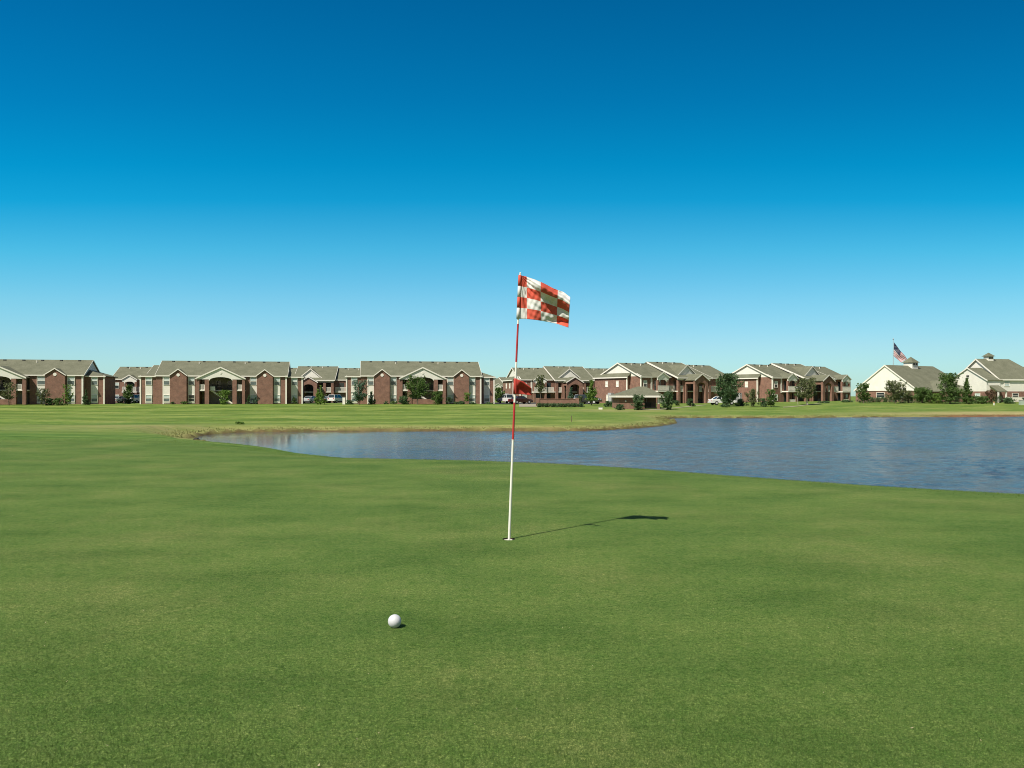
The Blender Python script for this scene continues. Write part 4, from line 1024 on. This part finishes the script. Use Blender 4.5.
def car(kind, color, label, px, Y, rz, name=None):
    body, house = PROF[kind]; X = wx(px, Y); base = gz(X, Y)+0.035
    t = thing({'sedan': 'parked_car', 'suv': 'parked_car', 'pickup': 'pickup_truck'}[kind], label, 'pickup truck' if kind == 'pickup' else 'car', (X, Y, base), R(rz), 'cars parked between the apartment blocks')
    w = 0.9
    mb = MB(); n = len(body)
    # body with slightly tucked sides
    rings = [(-w, 0.90), (-w*0.93, 1.0), (w*0.93, 1.0), (w, 0.90)]
    zs = min(z for x, z in body); 
    vs = []
    for y, s in rings:
        for x, z in body: vs.append((x*(1.0 if s == 1.0 else 0.985), y, zs+(z-zs)*s))
    fs = [tuple(range(n)), tuple(range(4*n-1, 3*n-1, -1))]
    for r_ in range(3):
        for i in range(n): fs.append((r_*n+i, (r_+1)*n+i, (r_+1)*n+(i+1) % n, r_*n+(i+1) % n))
    mb.add(vs, fs)
    if kind == 'pickup': pass
    mb.build('body', PAINT[color], t)
    # greenhouse: roof in body colour, glazed sides
    (x0, z0), (x1, z1), (x2, z2), (x3, z3) = house
    wi, wt = w*0.90, w*0.74
    g = MB(); g.add([(x0,-wi,z0),(x3,-wi,z3),(x2,-wt,z2),(x1,-wt,z1),(x0,wi,z0),(x3,wi,z3),(x2,wt,z2),(x1,wt,z1)],
                    [(0,1,2,3),(7,6,5,4),(0,3,7,4),(1,5,6,2),(3,2,6,7),(0,4,5,1)])
    g.build('window_glass', M['glass'], t)
    mb = MB(); mb.add([(x1-.03,-wt-.02,z1+.004),(x2+.03,-wt-.02,z2+.004),(x2+.03,wt+.02,z2+.004),(x1-.03,wt+.02,z1+.004),(x1,-wt,z1+.05),(x2-.08,-wt+.05,z2+.05),(x2-.08,wt-.05,z2+.05),(x1,wt,z1+.05)],
                      [(3,2,1,0),(4,5,6,7),(0,1,5,4),(1,2,6,5),(2,3,7,6),(3,0,4,7)])
    for s in (-1, 1):
        for (a, b_, c, d) in ((x0, z0, x1, z1), (x3, z3, x2, z2), ((x0+x3)/2-.15, z0, (x1+x2)/2-.15, z1)):
            mb.tube((a, s*(wi+.005), b_-.02), (c, s*(wt+.01), d+.02), 0.045, 0.04, 6)
    mb.build('cabin_frame', PAINT[color], t)
    for x in (-1.4, 1.42) if kind != 'pickup' else (-1.75, 1.7):
        for s in (-1, 1):
            wh = MB(); wh.tube((x, s*(w-0.19), 0.33), (x, s*(w+0.02), 0.33), 0.34, 0.34, 20); wo = wh.build('wheel', M['tyre'], t)
            rm = MB(); rm.tube((x, s*(w+0.02), 0.33), (x, s*(w+0.035), 0.33), 0.2, 0.17, 16); rm.build('rim', M['rim'], wo)
    zl = 0.62 if kind == 'sedan' else 0.82
    xf = max(x for x, z in body)
    for s in (-1, 1):
        MB().box(xf-0.12, xf+0.005, s*0.55-0.16, s*0.55+0.16, zl, zl+0.15).build('headlight', M['lamp'], t)
        MB().box(-xf-0.005, -xf+0.1, s*0.62-0.14, s*0.62+0.14, zl+0.02, zl+0.2).build('tail_light', M['tail'], t)
    for z in (zs+.02,):
        MB().box(xf-0.2, xf+0.05, -0.8, 0.8, z, z+0.18).build('bumper', M['metal'] if kind == 'pickup' else PAINT[color], t)
        MB().box(-xf-0.05, -xf+0.2, -0.8, 0.8, z, z+0.18).build('bumper', M['metal'] if kind == 'pickup' else PAINT[color], t)
    return t
car('pickup', 'white', 'white pickup truck parked just left of the golf flagstick', 508, 158, 122)
car('sedan', 'maroon', 'dark maroon car parked just right of the golf flagstick', 520.5, 150.5, 35)
car('suv', 'black', 'black off-roader parked beneath the bright green tree', 589, 151, -30)
car('suv', 'silver', 'light silver car behind the black off-roader', 585.5, 156, -40)
car('sedan', 'black', 'black car in the left gap with only its roof showing', 127, 174, 8)
car('sedan', 'silver', 'silver car parked at the left side of the first gap', 119.5, 173.5, 80)
car('suv', 'white', 'white car parked at the right side of the first gap', 137.5, 173.5, 78)
car('sedan', 'silver', 'grey car at the left side of the second gap', 311, 173.5, 75)
car('sedan', 'silver', 'silver car between the cone-shaped tree and a white car', 327.5, 173.5, 70)
car('suv', 'white', 'white car in the second gap before the far balcony', 336.5, 173.5, 72)
car('sedan', 'white', 'white car parked low behind the large dark tree', 722, 141, 10)
car('sedan', 'white', 'white car half hidden by the sapling in front of the second right porch', 800, 152, 5) if False else None

# ------------------------------------------------------------------ small things on the lawn
def small(name, label, cat, px, Y, parts, rz=0, group=None):
    X = wx(px, Y); t = thing(name, label, cat, (X, Y, gz(X, Y)-0.02), R(rz), group)
    for nm, mb, mt in parts: mb.build(nm, mt, t)
    return t
small('utility_box', 'white utility post at the left corner of the third block', 'utility box', 344, 147,
      [('cabinet', MB().box(-0.24, 0.24, -0.2, 0.2, 0, 1.3), M['trim']), ('lid', MB().box(-0.28, 0.28, -0.24, 0.24, 1.3, 1.38), M['metal'])])
small('utility_box', 'pale green utility box on the lawn at the right edge', 'utility box', 1021.5, 132,
      [('cabinet', MB().box(-0.3, 0.3, -0.25, 0.25, 0, 0.75), noise_mat('pale green paint', (0.35, 0.42, 0.36), (0.42, 0.5, 0.43), 3, 0.5)), ('lid', MB().box(-0.33, 0.33, -0.28, 0.28, 0.75, 0.82), M['metal'])])
small('utility_box', 'tiny white box on the lawn left of the pump house', 'utility box', 600.5, 122,
      [('cabinet', MB().box(-0.28, 0.28, -0.2, 0.2, 0, 0.32), M['trim']), ('lid', MB().box(-0.31, 0.31, -0.23, 0.23, 0.32, 0.37), M['metal'])])
m_or = noise_mat('orange marker paint', (0.55, 0.25, 0.08), (0.65, 0.32, 0.12), 3, 0.5)
small('marker_post', 'short orange-topped marker on the lawn before the white house', 'marker', 994, 131,
      [('post', MB().tube((0, 0, 0), (0, 0, 0.45), 0.09, 0.09, 10), M['trim']), ('cap', MB().tube((0, 0, 0.45), (0, 0, 0.6), 0.11, 0.07, 10), m_or)])
small('stake', 'thin dark stake in the grass above the middle pond bank', 'stake', 571.5, 70,
      [('rod', MB().tube((0, 0, 0), (0, 0, 0.5), 0.03, 0.025, 8), M['bark']), ('tip', MB().tube((0, 0, 0.5), (0, 0, 0.56), 0.035, 0.01, 8), M['iron'])])
for i, (px, lab) in enumerate(((204, 'white stair post'),)): pass
# dark stone at the left tip of the pond
import bmesh
def stone(label, px, Y, r, mat):
    bm = bmesh.new(); bmesh.ops.create_icosphere(bm, subdivisions=3, radius=r)
    for v in bm.verts:
        f = 1+0.25*math.sin(v.co.x*5/r*0.6+1)*math.cos(v.co.y*4/r*0.6)+random.uniform(-.03, .03)
        v.co *= f; v.co.z *= 0.55; v.co.x *= 1.3
    me = bpy.data.meshes.new('stone'); bm.to_mesh(me); bm.free(); me.materials.append(mat)
    o = bpy.data.objects.new('stone', me); COL.objects.link(o); X = wx(px, Y); o.location = (X, Y, max(gz(X, Y), WZ)+r*0.2)
    return tag(o, label, 'stone')
m_st = noise_mat('dark wet stone', (0.012, 0.012, 0.010), (0.035, 0.03, 0.025), 6, 0.5, bump=0.5)
stone('dark stone at the left tip of the pond', 196, 43.0, 0.13, m_st)

# ------------------------------------------------------------------ big flag behind the clubhouse
def us_flag():
    Y = 172.0; X = wx(893.2, Y); base = gz(X, Y)
    t = thing('flagpole', 'tall grey flagpole flying the striped national flag behind the clubhouse', 'flagpole', (X, Y, base))
    H = wz(339.5, Y)-base
    MB().tube((0, 0, 0), (0, 0, H), 0.10, 0.045, 12).build('pole', M['metal'], t)
    bm = bmesh.new(); bmesh.ops.create_uvsphere(bm, u_segments=12, v_segments=8, radius=0.14)
    me = bpy.data.meshes.new('finial'); bm.to_mesh(me); bm.free(); me.materials.append(M['metal'])
    o = bpy.data.objects.new('finial', me); COL.objects.link(o); o.parent = t; o.location = (0, 0, H+0.1)
    def pt(px, py, dy): return np.array([wx(px, Y)-X, dy, wz(py, Y)-base])
    def surf(u, v):
        # u fly 0..1, v down 0..1 ; the cloth droops to the right
        top = pt(894.0, 342.2, 0)*(1-u)+pt(907.0, 359.2, 0)*u
        bot = pt(893.7, 355.8, 0)*(1-u)+pt(901.2, 362.6, 0)*u
        p = top*(1-v)+bot*v
        p[1] += 0.16*math.sin(u*7+v*4.5)*u+0.05*math.sin(v*9+u*3)*u
        p[0] += 0.10*math.sin(u*9+v*3)*u
        return p
    nu, nv = 40, 39
    mb = MB(); fm = []
    for i in range(nu+1):
        for j in range(nv+1): mb.v.append(tuple(surf(i/nu, j/nv)))
    for i in range(nu):
        for j in range(nv):
            mb.f.append((i*(nv+1)+j, (i+1)*(nv+1)+j, (i+1)*(nv+1)+j+1, i*(nv+1)+j+1))
            u, st = (i+.5)/nu, j//3
            fm.append(2 if (u < 0.55 and st < 7) else st % 2)
    mr_ = noise_mat('flag red', (0.36, 0.02, 0.03), (0.42, 0.03, 0.04), 3, 0.7); mw = noise_mat('flag white', (0.7, 0.7, 0.7), (0.8, 0.8, 0.8), 3, 0.7); mbl = noise_mat('flag blue', (0.010, 0.020, 0.06), (0.016, 0.028, 0.085), 3, 0.7)
    f = mb.build('flag', None, t, True, [mr_, mw, mbl], fm)
    st = MB()
    for r_ in range(9):
        n = 6 if r_ % 2 == 0 else 5
        for c in range(n):
            u = 0.55*((c+0.5)/6 if r_ % 2 == 0 else (c+1)/6); v = (7/13)*(r_+0.7)/9.4
            p = surf(u, v); a = (surf(u+.01, v)-p); a /= np.linalg.norm(a); b_ = (surf(u, v+.01)-p); b_ /= np.linalg.norm(b_)
            nrm = np.cross(a, b_); nrm = nrm if nrm[1] < 0 else -nrm
            vs = []
            for k in range(10):
                rr = 0.055 if k % 2 == 0 else 0.023; an = math.pi*k/5
                vs.append(tuple(p+nrm*0.006+a*rr*math.sin(an)-b_*rr*math.cos(an)))
            st.add(vs, [tuple(range(10))])
    st.build('stars', mw, f)
us_flag()

# ------------------------------------------------------------------ golf flagstick
m_pr = noise_mat('pole red', (0.42, 0.028, 0.030), (0.50, 0.04, 0.04), 20, 0.35, spec=0.5)
m_pw = noise_mat('pole white', (0.78, 0.77, 0.70), (0.84, 0.83, 0.77), 20, 0.35, spec=0.5)
def cloth_mat(name, c1, c2):
    m = noise_mat(name, c1, c2, 14, 0.75, 4, spec=0.2)
    nt = m.node_tree; b = nt.nodes['Principled BSDF']
    tr = N(nt, 'ShaderNodeBsdfTranslucent'); tr.inputs[0].default_value = (*c2, 1)
    mx = N(nt, 'ShaderNodeMixShader'); mx.inputs[0].default_value = 0.12
    nt.links.new(b.outputs[0], mx.inputs[1]); nt.links.new(tr.outputs[0], mx.inputs[2])
    nt.links.new(mx.outputs[0], nt.nodes['Material Output'].inputs[0])
    return m
m_fr = cloth_mat('flag cloth red', (0.60, 0.10, 0.062), (0.70, 0.13, 0.085))
m_sr = cloth_mat('small flag red', (0.42, 0.045, 0.035), (0.50, 0.065, 0.05))
m_fw = cloth_mat('flag cloth white', (0.68, 0.69, 0.66), (0.76, 0.77, 0.74))

def golf_pin():
    Y0 = PINY; t = thing('flagstick', 'leaning red and white golf flagstick with checkered flag and small red flag', 'flagstick', (PINX, PINY, 0))
    def P_(px, py, dy=0.0):
        Y = Y0+dy; return np.array([wx(px, Y)-PINX, dy, wz(py, Y)])
    foot = P_(508.8, 541.5); foot[2] = -0.07; top = P_(520.3, 273.5)
    axis_ = [(-0.07, foot)]
    def at(py):
        z = wz(py, Y0); f = (z-foot[2])/(top[2]-foot[2]); p = foot+(top-foot)*f
        p[0] += 0.010*math.sin(math.pi*f)*-0.3; return p
    segs = [(552, 440, 'w'), (440, 402.5, 'r'), (402.5, 362, 'w'), (362, 324, 'r'), (324, 273.5, 'w')]
    rad = lambda py: 0.0108-(541-py)/268*0.0038
    for a, b_, c in segs:
        mb = MB(); n = 6
        for i in range(n):
            p, q = a+(b_-a)*i/n, a+(b_-a)*(i+1)/n
            mb.tube(at(p), at(q), rad(p), rad(q), 16, cap=False)
        mb.build('pole_section', m_pw if c == 'w' else m_pr, t, True)
    for py in (440,):
        mb = MB(); mb.tube(at(py+0.5), at(py-0.5), rad(py)+0.0015, rad(py)+0.0015, 16); mb.build('joint_collar', m_pw, t)
    mb = MB(); mb.tube(at(273.5), at(272.4), 0.008, 0.005, 14); mb.build('cap', m_pw, t)
    mb = MB(); p = at(541); mb.tube((p[0]-.0002, p[1], -0.05), (p[0], p[1], -0.012), 0.02, 0.017, 16); mb.build('ferrule', M['metal'], t)
    # checkered flag
    top_px = [(0, 520.4, 275.2), (0.2, 526, 276.6), (0.4, 535, 279.6), (0.55, 543.5, 283.2), (0.72, 554, 288.6), (0.88, 563.5, 292.0), (1, 570.3, 297.2)]
    bot_px = [(0, 518.9, 318.8), (0.2, 526.3, 319.0), (0.4, 535.5, 319.9), (0.6, 546, 321.6), (0.8, 557.5, 323.9), (1, 568.4, 327.6)]
    def interp(tab, s):
        return [float(np.interp(s, [r[0] for r in tab], [r[k] for r in tab])) for k in (1, 2)]
    sst1 = lambda a, b_, x: float(sst(a, b_, np.array(x)))
    def surf(s, v):
        a, b_ = interp(top_px, s), interp(bot_px, s)
        px, py = a[0]*(1-v)+b_[0]*v, a[1]*(1-v)+b_[1]*v
        amp = sst1(0.0, 0.35, s)
        dy = 0.018*amp*math.sin(s*10+v*1.6-0.5)+0.004*amp*math.sin(s*23-v*5)
        # overhanging fold that runs from the upper hoist down to the fly
        q = v-(0.0+0.20*s); w = 0.16+0.30*s
        a2 = sst1(0.18, 0.55, s)
        dy += a2*(-0.115*sst1(w, 0.0, q)*(0.6+0.4*s) + (0.10*sst1(0, -0.12, q)))
        # second soft fold low at the fly
        q2 = v-(1.25-0.42*s); dy += 0.05*sst1(0.5, 0.9, s)*math.exp(-(q2/0.10)**2)
        # creases fanning out from the top of the hoist
        ang = math.atan2(v+0.02, s+0.03); dy += 0.006*math.sin(ang*26)*math.exp(-((s-0.25)/0.25)**2)
        dy += 0.002*math.sin(s*60+v*22)*amp + 0.0018*math.sin(v*41-s*17)*amp
        return P_(px, py, dy+0.004)
    cols = [0, 0.215, 0.50, 0.78, 1.0001]; nu, nv = 88, 64
    mb = MB(); fm = []
    for i in range(nu+1):
        for j in range(nv+1): mb.v.append(tuple(surf(i/nu, j/nv)))
    for i in range(nu):
        for j in range(nv):
            mb.f.append((i*(nv+1)+j, (i+1)*(nv+1)+j, (i+1)*(nv+1)+j+1, i*(nv+1)+j+1))
            s = (i+.5)/nu; c = [k for k in range(4) if cols[k] <= s < cols[k+1]][0]
            fm.append((c+int((j+.5)/nv*4)) % 2)
    fl = mb.build('checkered_flag', None, t, True, [m_fr, m_fw], fm)
    sm = fl.modifiers.new('thickness', 'SOLIDIFY'); sm.thickness = 0.0012
    # sleeve round the pole
    mb = MB(); fm = []
    for k in range(4):
        a, b_ = 275.2+k*10.9, 275.2+(k+1)*10.9
        c0 = len(mb.f)
        p, q = at(a), at(b_); p = p-np.array([0.003, 0, 0]); q = q-np.array([0.003, 0, 0])
        mb.tube(p, q, 0.0125, 0.0125, 14, cap=True); fm += [k % 2]*(len(mb.f)-c0)
    mb.build('flag_sleeve', None, t, True, [m_fr, m_fw], fm)
    # small red position flag
    mb = MB(); mb.tube(at(378.4)-np.array([0.002, 0, 0]), at(394)-np.array([0.002, 0, 0]), 0.0125, 0.0125, 14); mb.build('small_flag_sleeve', m_sr, t, True)
    tp = [(0, 515.6, 378.6), (0.5, 523.5, 381.6), (1, 531.6, 388.2)]; bt = [(0, 515.2, 393.8), (0.5, 523, 394.4), (1, 531.8, 395.4)]
    mb = MB(); nu, nv = 30, 20
    for i in range(nu+1):
        for j in range(nv+1):
            s, v = i/nu, j/nv; a, b_ = interp(tp, s), interp(bt, s)
            dy = 0.03*math.sin(s*5)*s - 0.075*sst1(0.6, 0.05, v)*sst1(0.05, 0.3, s) - 0.02*sst1(0.25, 0.0, s)
            mb.v.append(tuple(P_(a[0]*(1-v)+b_[0]*v, a[1]*(1-v)+b_[1]*v, dy)))
    for i in range(nu):
        for j in range(nv): mb.f.append((i*(nv+1)+j, (i+1)*(nv+1)+j, (i+1)*(nv+1)+j+1, i*(nv+1)+j+1))
    fl = mb.build('small_red_flag', m_sr, t, True); sm = fl.modifiers.new('thickness', 'SOLIDIFY'); sm.thickness = 0.0012
golf_pin()

# cup in the green
t = thing('hole_cup', 'white-lined hole in the green at the foot of the flagstick', 'golf hole', (PINX, PINY, 0))
mb = MB(); K = 32
for r_, z in ((HR, -0.012), (HR, -0.115), (HR-0.004, -0.115), (HR-0.004, -0.012)):
    for k in range(K): mb.v.append((r_*math.cos(2*math.pi*k/K), r_*math.sin(2*math.pi*k/K), z))
for i in range(4):
    for k in range(K): mb.f.append((i*K+k, i*K+(k+1) % K, ((i+1) % 4)*K+(k+1) % K, ((i+1) % 4)*K+k))
mb.build('liner', m_pw, t, True)
mb = MB()
for r_, z in ((HR+0.0015, 0.0), (HR+0.001, -0.02)):
    for k in range(K): mb.v.append((r_*math.cos(2*math.pi*k/K), r_*math.sin(2*math.pi*k/K), z))
for k in range(K): mb.f.append((k, (k+1) % K, K+(k+1) % K, K+k))
mb.build('soil_rim', noise_mat('cut soil', (0.03, 0.02, 0.012), (0.06, 0.04, 0.025), 60, 0.9), t)
mb = MB(); mb.tube((0, 0, -0.118), (0, 0, -0.114), HR-0.004, HR-0.004, K); mb.build('cup_floor', m_pw, t)

# ------------------------------------------------------------------ golf ball, dimples modelled
def ball():
    Yb = CZ*F/(627.6-HZ); r = 13.3/F*Yb/2; X = wx(394.5, Yb)
    bm = bmesh.new(); bmesh.ops.create_icosphere(bm, subdivisions=6, radius=1.0)
    n = 332; g = (1+5**0.5)/2
    pts = np.array([[math.sqrt(max(0, 1-((2*i+1)/n-1)**2))*math.cos(2*math.pi*i/g), math.sqrt(max(0, 1-((2*i+1)/n-1)**2))*math.sin(2*math.pi*i/g), (2*i+1)/n-1] for i in range(n)])
    co = np.array([v.co[:] for v in bm.verts]); co /= np.linalg.norm(co, axis=1)[:, None]
    d = np.arccos(np.clip((co@pts.T).max(1), -1, 1)); rd = 0.088
    dep = np.where(d < rd, 0.017*(1-(d/rd)**2), 0)
    co = co*(1-dep)[:, None]*r
    for v, c in zip(bm.verts, co): v.co = c
    me = bpy.data.meshes.new('golf_ball'); bm.to_mesh(me); bm.free()
    me.polygons.foreach_set('use_smooth', [True]*len(me.polygons))
    m = noise_mat('ball white', (0.56, 0.57, 0.60), (0.62, 0.63, 0.66), 8, 0.4, spec=0.4); me.materials.append(m)
    o = bpy.data.objects.new('golf_ball', me); COL.objects.link(o); o.location = (X, Yb+r*0.1, r-0.002)
    tag(o, 'white golf ball lying on the green in front of the flagstick', 'golf ball')
ball()

# ------------------------------------------------------------------ grass blades (stuff)
def blades(name, xy, zz, h, w, lean, mat, label, cat='grass'):
    n = len(xy); an = rng.random(n)*2*math.pi
    hh = h*(0.55+0.9*rng.random(n)); ww = w*(0.6+0.8*rng.random(n))
    dx, dy = np.cos(an)*ww/2, np.sin(an)*ww/2
    la = rng.random(n)*2*math.pi; ll = lean*rng.random(n)*hh
    b0 = np.stack([xy[:,0]-dx, xy[:,1]-dy, zz], 1); b1 = np.stack([xy[:,0]+dx, xy[:,1]+dy, zz], 1)
    tp = np.stack([xy[:,0]+np.cos(la)*ll, xy[:,1]+np.sin(la)*ll, zz+hh], 1)
    V = np.stack([b0, b1, tp], 1).reshape(-1, 3)
    me = bpy.data.meshes.new(name)
    me.vertices.add(3*n); me.vertices.foreach_set('co', V.ravel().astype(np.float32))
    me.loops.add(3*n); me.loops.foreach_set('vertex_index', np.arange(3*n, dtype=np.int32))
    me.polygons.add(n); me.polygons.foreach_set('loop_start', np.arange(0, 3*n, 3, dtype=np.int32))
    me.update(); me.validate()
    me.materials.append(mat)
    o = bpy.data.objects.new(name, me); COL.objects.link(o)
    return tag(o, label, cat, kind='stuff')

def blade_mat(name, c1, c2, c3):
    m = leaf_mat(name, c1, c2, c3)
    for n in m.node_tree.nodes:
        if n.type == 'TEX_NOISE': n.inputs['Scale'].default_value = 60
    return m
m_blade = blade_mat('turf blades', (0.046, 0.100, 0.018), (0.088, 0.152, 0.033), (0.165, 0.215, 0.062))
m_rough = blade_mat('rough blades', (0.070, 0.135, 0.020), (0.110, 0.180, 0.030), (0.17, 0.22, 0.055))
m_dryb = blade_mat('dry blades', (0.14, 0.13, 0.045), (0.24, 0.20, 0.08), (0.33, 0.28, 0.13))
m_bankb = blade_mat('bank blades', (0.10, 0.12, 0.03), (0.19, 0.20, 0.06), (0.33, 0.29, 0.12))
# close-mown turf of the green nearest to the camera
def wedge(n, y0, y1, p):
    Y = (y0**(1-p)+(y1**(1-p)-y0**(1-p))*rng.random(n))**(1/(1-p)); X = (rng.random(n)-0.5)*2*0.70*Y
    return np.stack([X, Y], 1)
xy = wedge(420000, 2.1, 9.0, 2.0)
keep = np.hypot(xy[:,0]-PINX, xy[:,1]-PINY) > HR+0.003
xy = xy[keep]
blades('turf_blades', xy, np.zeros(len(xy)), 0.0055, 0.0018, 1.2, m_blade, 'close-mown grass blades of the putting green in the foreground')
# longer fringe grass along the near edge above the water
Yc = rng.random(110000)*17+8; Xc = (rng.random(110000)-0.5)*2*0.72*Yc
z_, dp_, dc_, k_ = ground(Xc, Yc)
sel = (dc_ > -0.9) & (dc_ < 2.2) & (rng.random(len(Xc)) < sst(-0.9, 0.4, dc_))
blades('fringe_grass', np.stack([Xc, Yc], 1)[sel], z_[sel], 0.014, 0.006, 1.2, m_rough, 'slightly longer grass of the fringe above the pond')
m_clip = noise_mat('dry clippings', (0.38, 0.34, 0.20), (0.52, 0.47, 0.32), 30, 0.9)
xy = wedge(110, 2.2, 12.0, 2.0)
blades('grass_clippings', xy, np.full(len(xy), 0.003), 0.004, 0.005, 2.5, m_clip, 'stray dry clippings scattered on the close-mown green', 'clippings')
# tufts along the far banks
Yc = rng.random(400000)*60+44; Xc = rng.random(400000)*100-26
z_, dp_, dc_, k_ = ground(Xc, Yc)
sel = (dp_ > 0.28) & (dp_ < 2.2) & (rng.random(len(Xc)) < sst(2.2, 0.8, dp_))
blades('bank_grass', np.stack([Xc, Yc], 1)[sel], z_[sel]-0.01, 0.085, 0.035, 0.9, m_bankb, 'ragged dry grass along the far banks of the pond')

# ------------------------------------------------------------------ light, sky, camera
sd = Vector((-0.524, -0.595, 1.0)).normalized()
sun = bpy.data.lights.new('sun', 'SUN'); sun.energy = 5.0; sun.angle = R(0.5); sun.color = (1.0, 0.93, 0.80)
so = bpy.data.objects.new('sun', sun); COL.objects.link(so)
so.rotation_euler = (-sd).to_track_quat('-Z', 'Y').to_euler(); so.location = sd*60
W = bpy.data.worlds.new('World'); S.world = W; W.use_nodes = True
nt = W.node_tree; bg = nt.nodes['Background']
sky = nt.nodes.new('ShaderNodeTexSky'); sky.sky_type = 'NISHITA'; sky.sun_disc = False
sky.sun_elevation = math.asin(sd.z); sky.sun_rotation = math.atan2(sd.x, sd.y) % (2*math.pi)
sky.altitude = 300; sky.air_density = 1.0; sky.dust_density = 0.4; sky.ozone_density = 2.2
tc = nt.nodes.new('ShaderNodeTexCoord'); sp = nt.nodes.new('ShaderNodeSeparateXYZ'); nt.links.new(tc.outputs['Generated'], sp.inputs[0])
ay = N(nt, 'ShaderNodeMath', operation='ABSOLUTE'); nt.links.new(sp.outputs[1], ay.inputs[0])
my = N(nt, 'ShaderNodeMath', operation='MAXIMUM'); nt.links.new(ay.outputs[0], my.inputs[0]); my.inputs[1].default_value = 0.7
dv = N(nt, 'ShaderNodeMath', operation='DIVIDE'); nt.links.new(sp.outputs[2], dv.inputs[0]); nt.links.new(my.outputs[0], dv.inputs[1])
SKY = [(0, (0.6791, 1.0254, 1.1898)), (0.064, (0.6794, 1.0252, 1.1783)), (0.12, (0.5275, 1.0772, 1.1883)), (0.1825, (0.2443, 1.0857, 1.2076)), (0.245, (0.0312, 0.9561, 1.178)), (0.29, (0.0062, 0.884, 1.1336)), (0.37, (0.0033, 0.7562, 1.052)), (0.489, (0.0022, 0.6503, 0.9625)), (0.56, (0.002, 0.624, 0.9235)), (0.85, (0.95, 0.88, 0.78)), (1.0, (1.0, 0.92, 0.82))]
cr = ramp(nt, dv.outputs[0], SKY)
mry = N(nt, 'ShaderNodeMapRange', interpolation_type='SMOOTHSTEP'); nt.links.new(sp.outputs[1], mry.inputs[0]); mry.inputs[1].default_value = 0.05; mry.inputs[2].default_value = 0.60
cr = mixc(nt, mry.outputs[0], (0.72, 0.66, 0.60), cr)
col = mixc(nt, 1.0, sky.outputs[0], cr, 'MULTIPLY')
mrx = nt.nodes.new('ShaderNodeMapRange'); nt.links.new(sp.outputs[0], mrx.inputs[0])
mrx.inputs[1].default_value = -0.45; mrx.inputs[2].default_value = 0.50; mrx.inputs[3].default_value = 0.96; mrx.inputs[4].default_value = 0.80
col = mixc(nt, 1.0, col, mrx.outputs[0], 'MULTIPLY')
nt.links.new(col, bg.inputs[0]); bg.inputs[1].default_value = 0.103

cam = bpy.data.cameras.new('camera'); co = bpy.data.objects.new('camera', cam); COL.objects.link(co)
co.location = (0, 0, CZ); co.rotation_euler = (R(90), 0, 0)
cam.sensor_width = 36; cam.lens = 36*F/1024; cam.shift_y = (HZ-384)/1024; cam.clip_end = 6000; cam.clip_start = 0.05
S.camera = co
S.view_settings.view_transform = 'Standard'; S.view_settings.look = 'None'; S.view_settings.exposure = 0.22; S.view_settings.gamma = 1
S.render.resolution_x = 1024; S.render.resolution_y = 768
S.cycles.max_bounces = 6
S.cycles.filter_width = 1.0
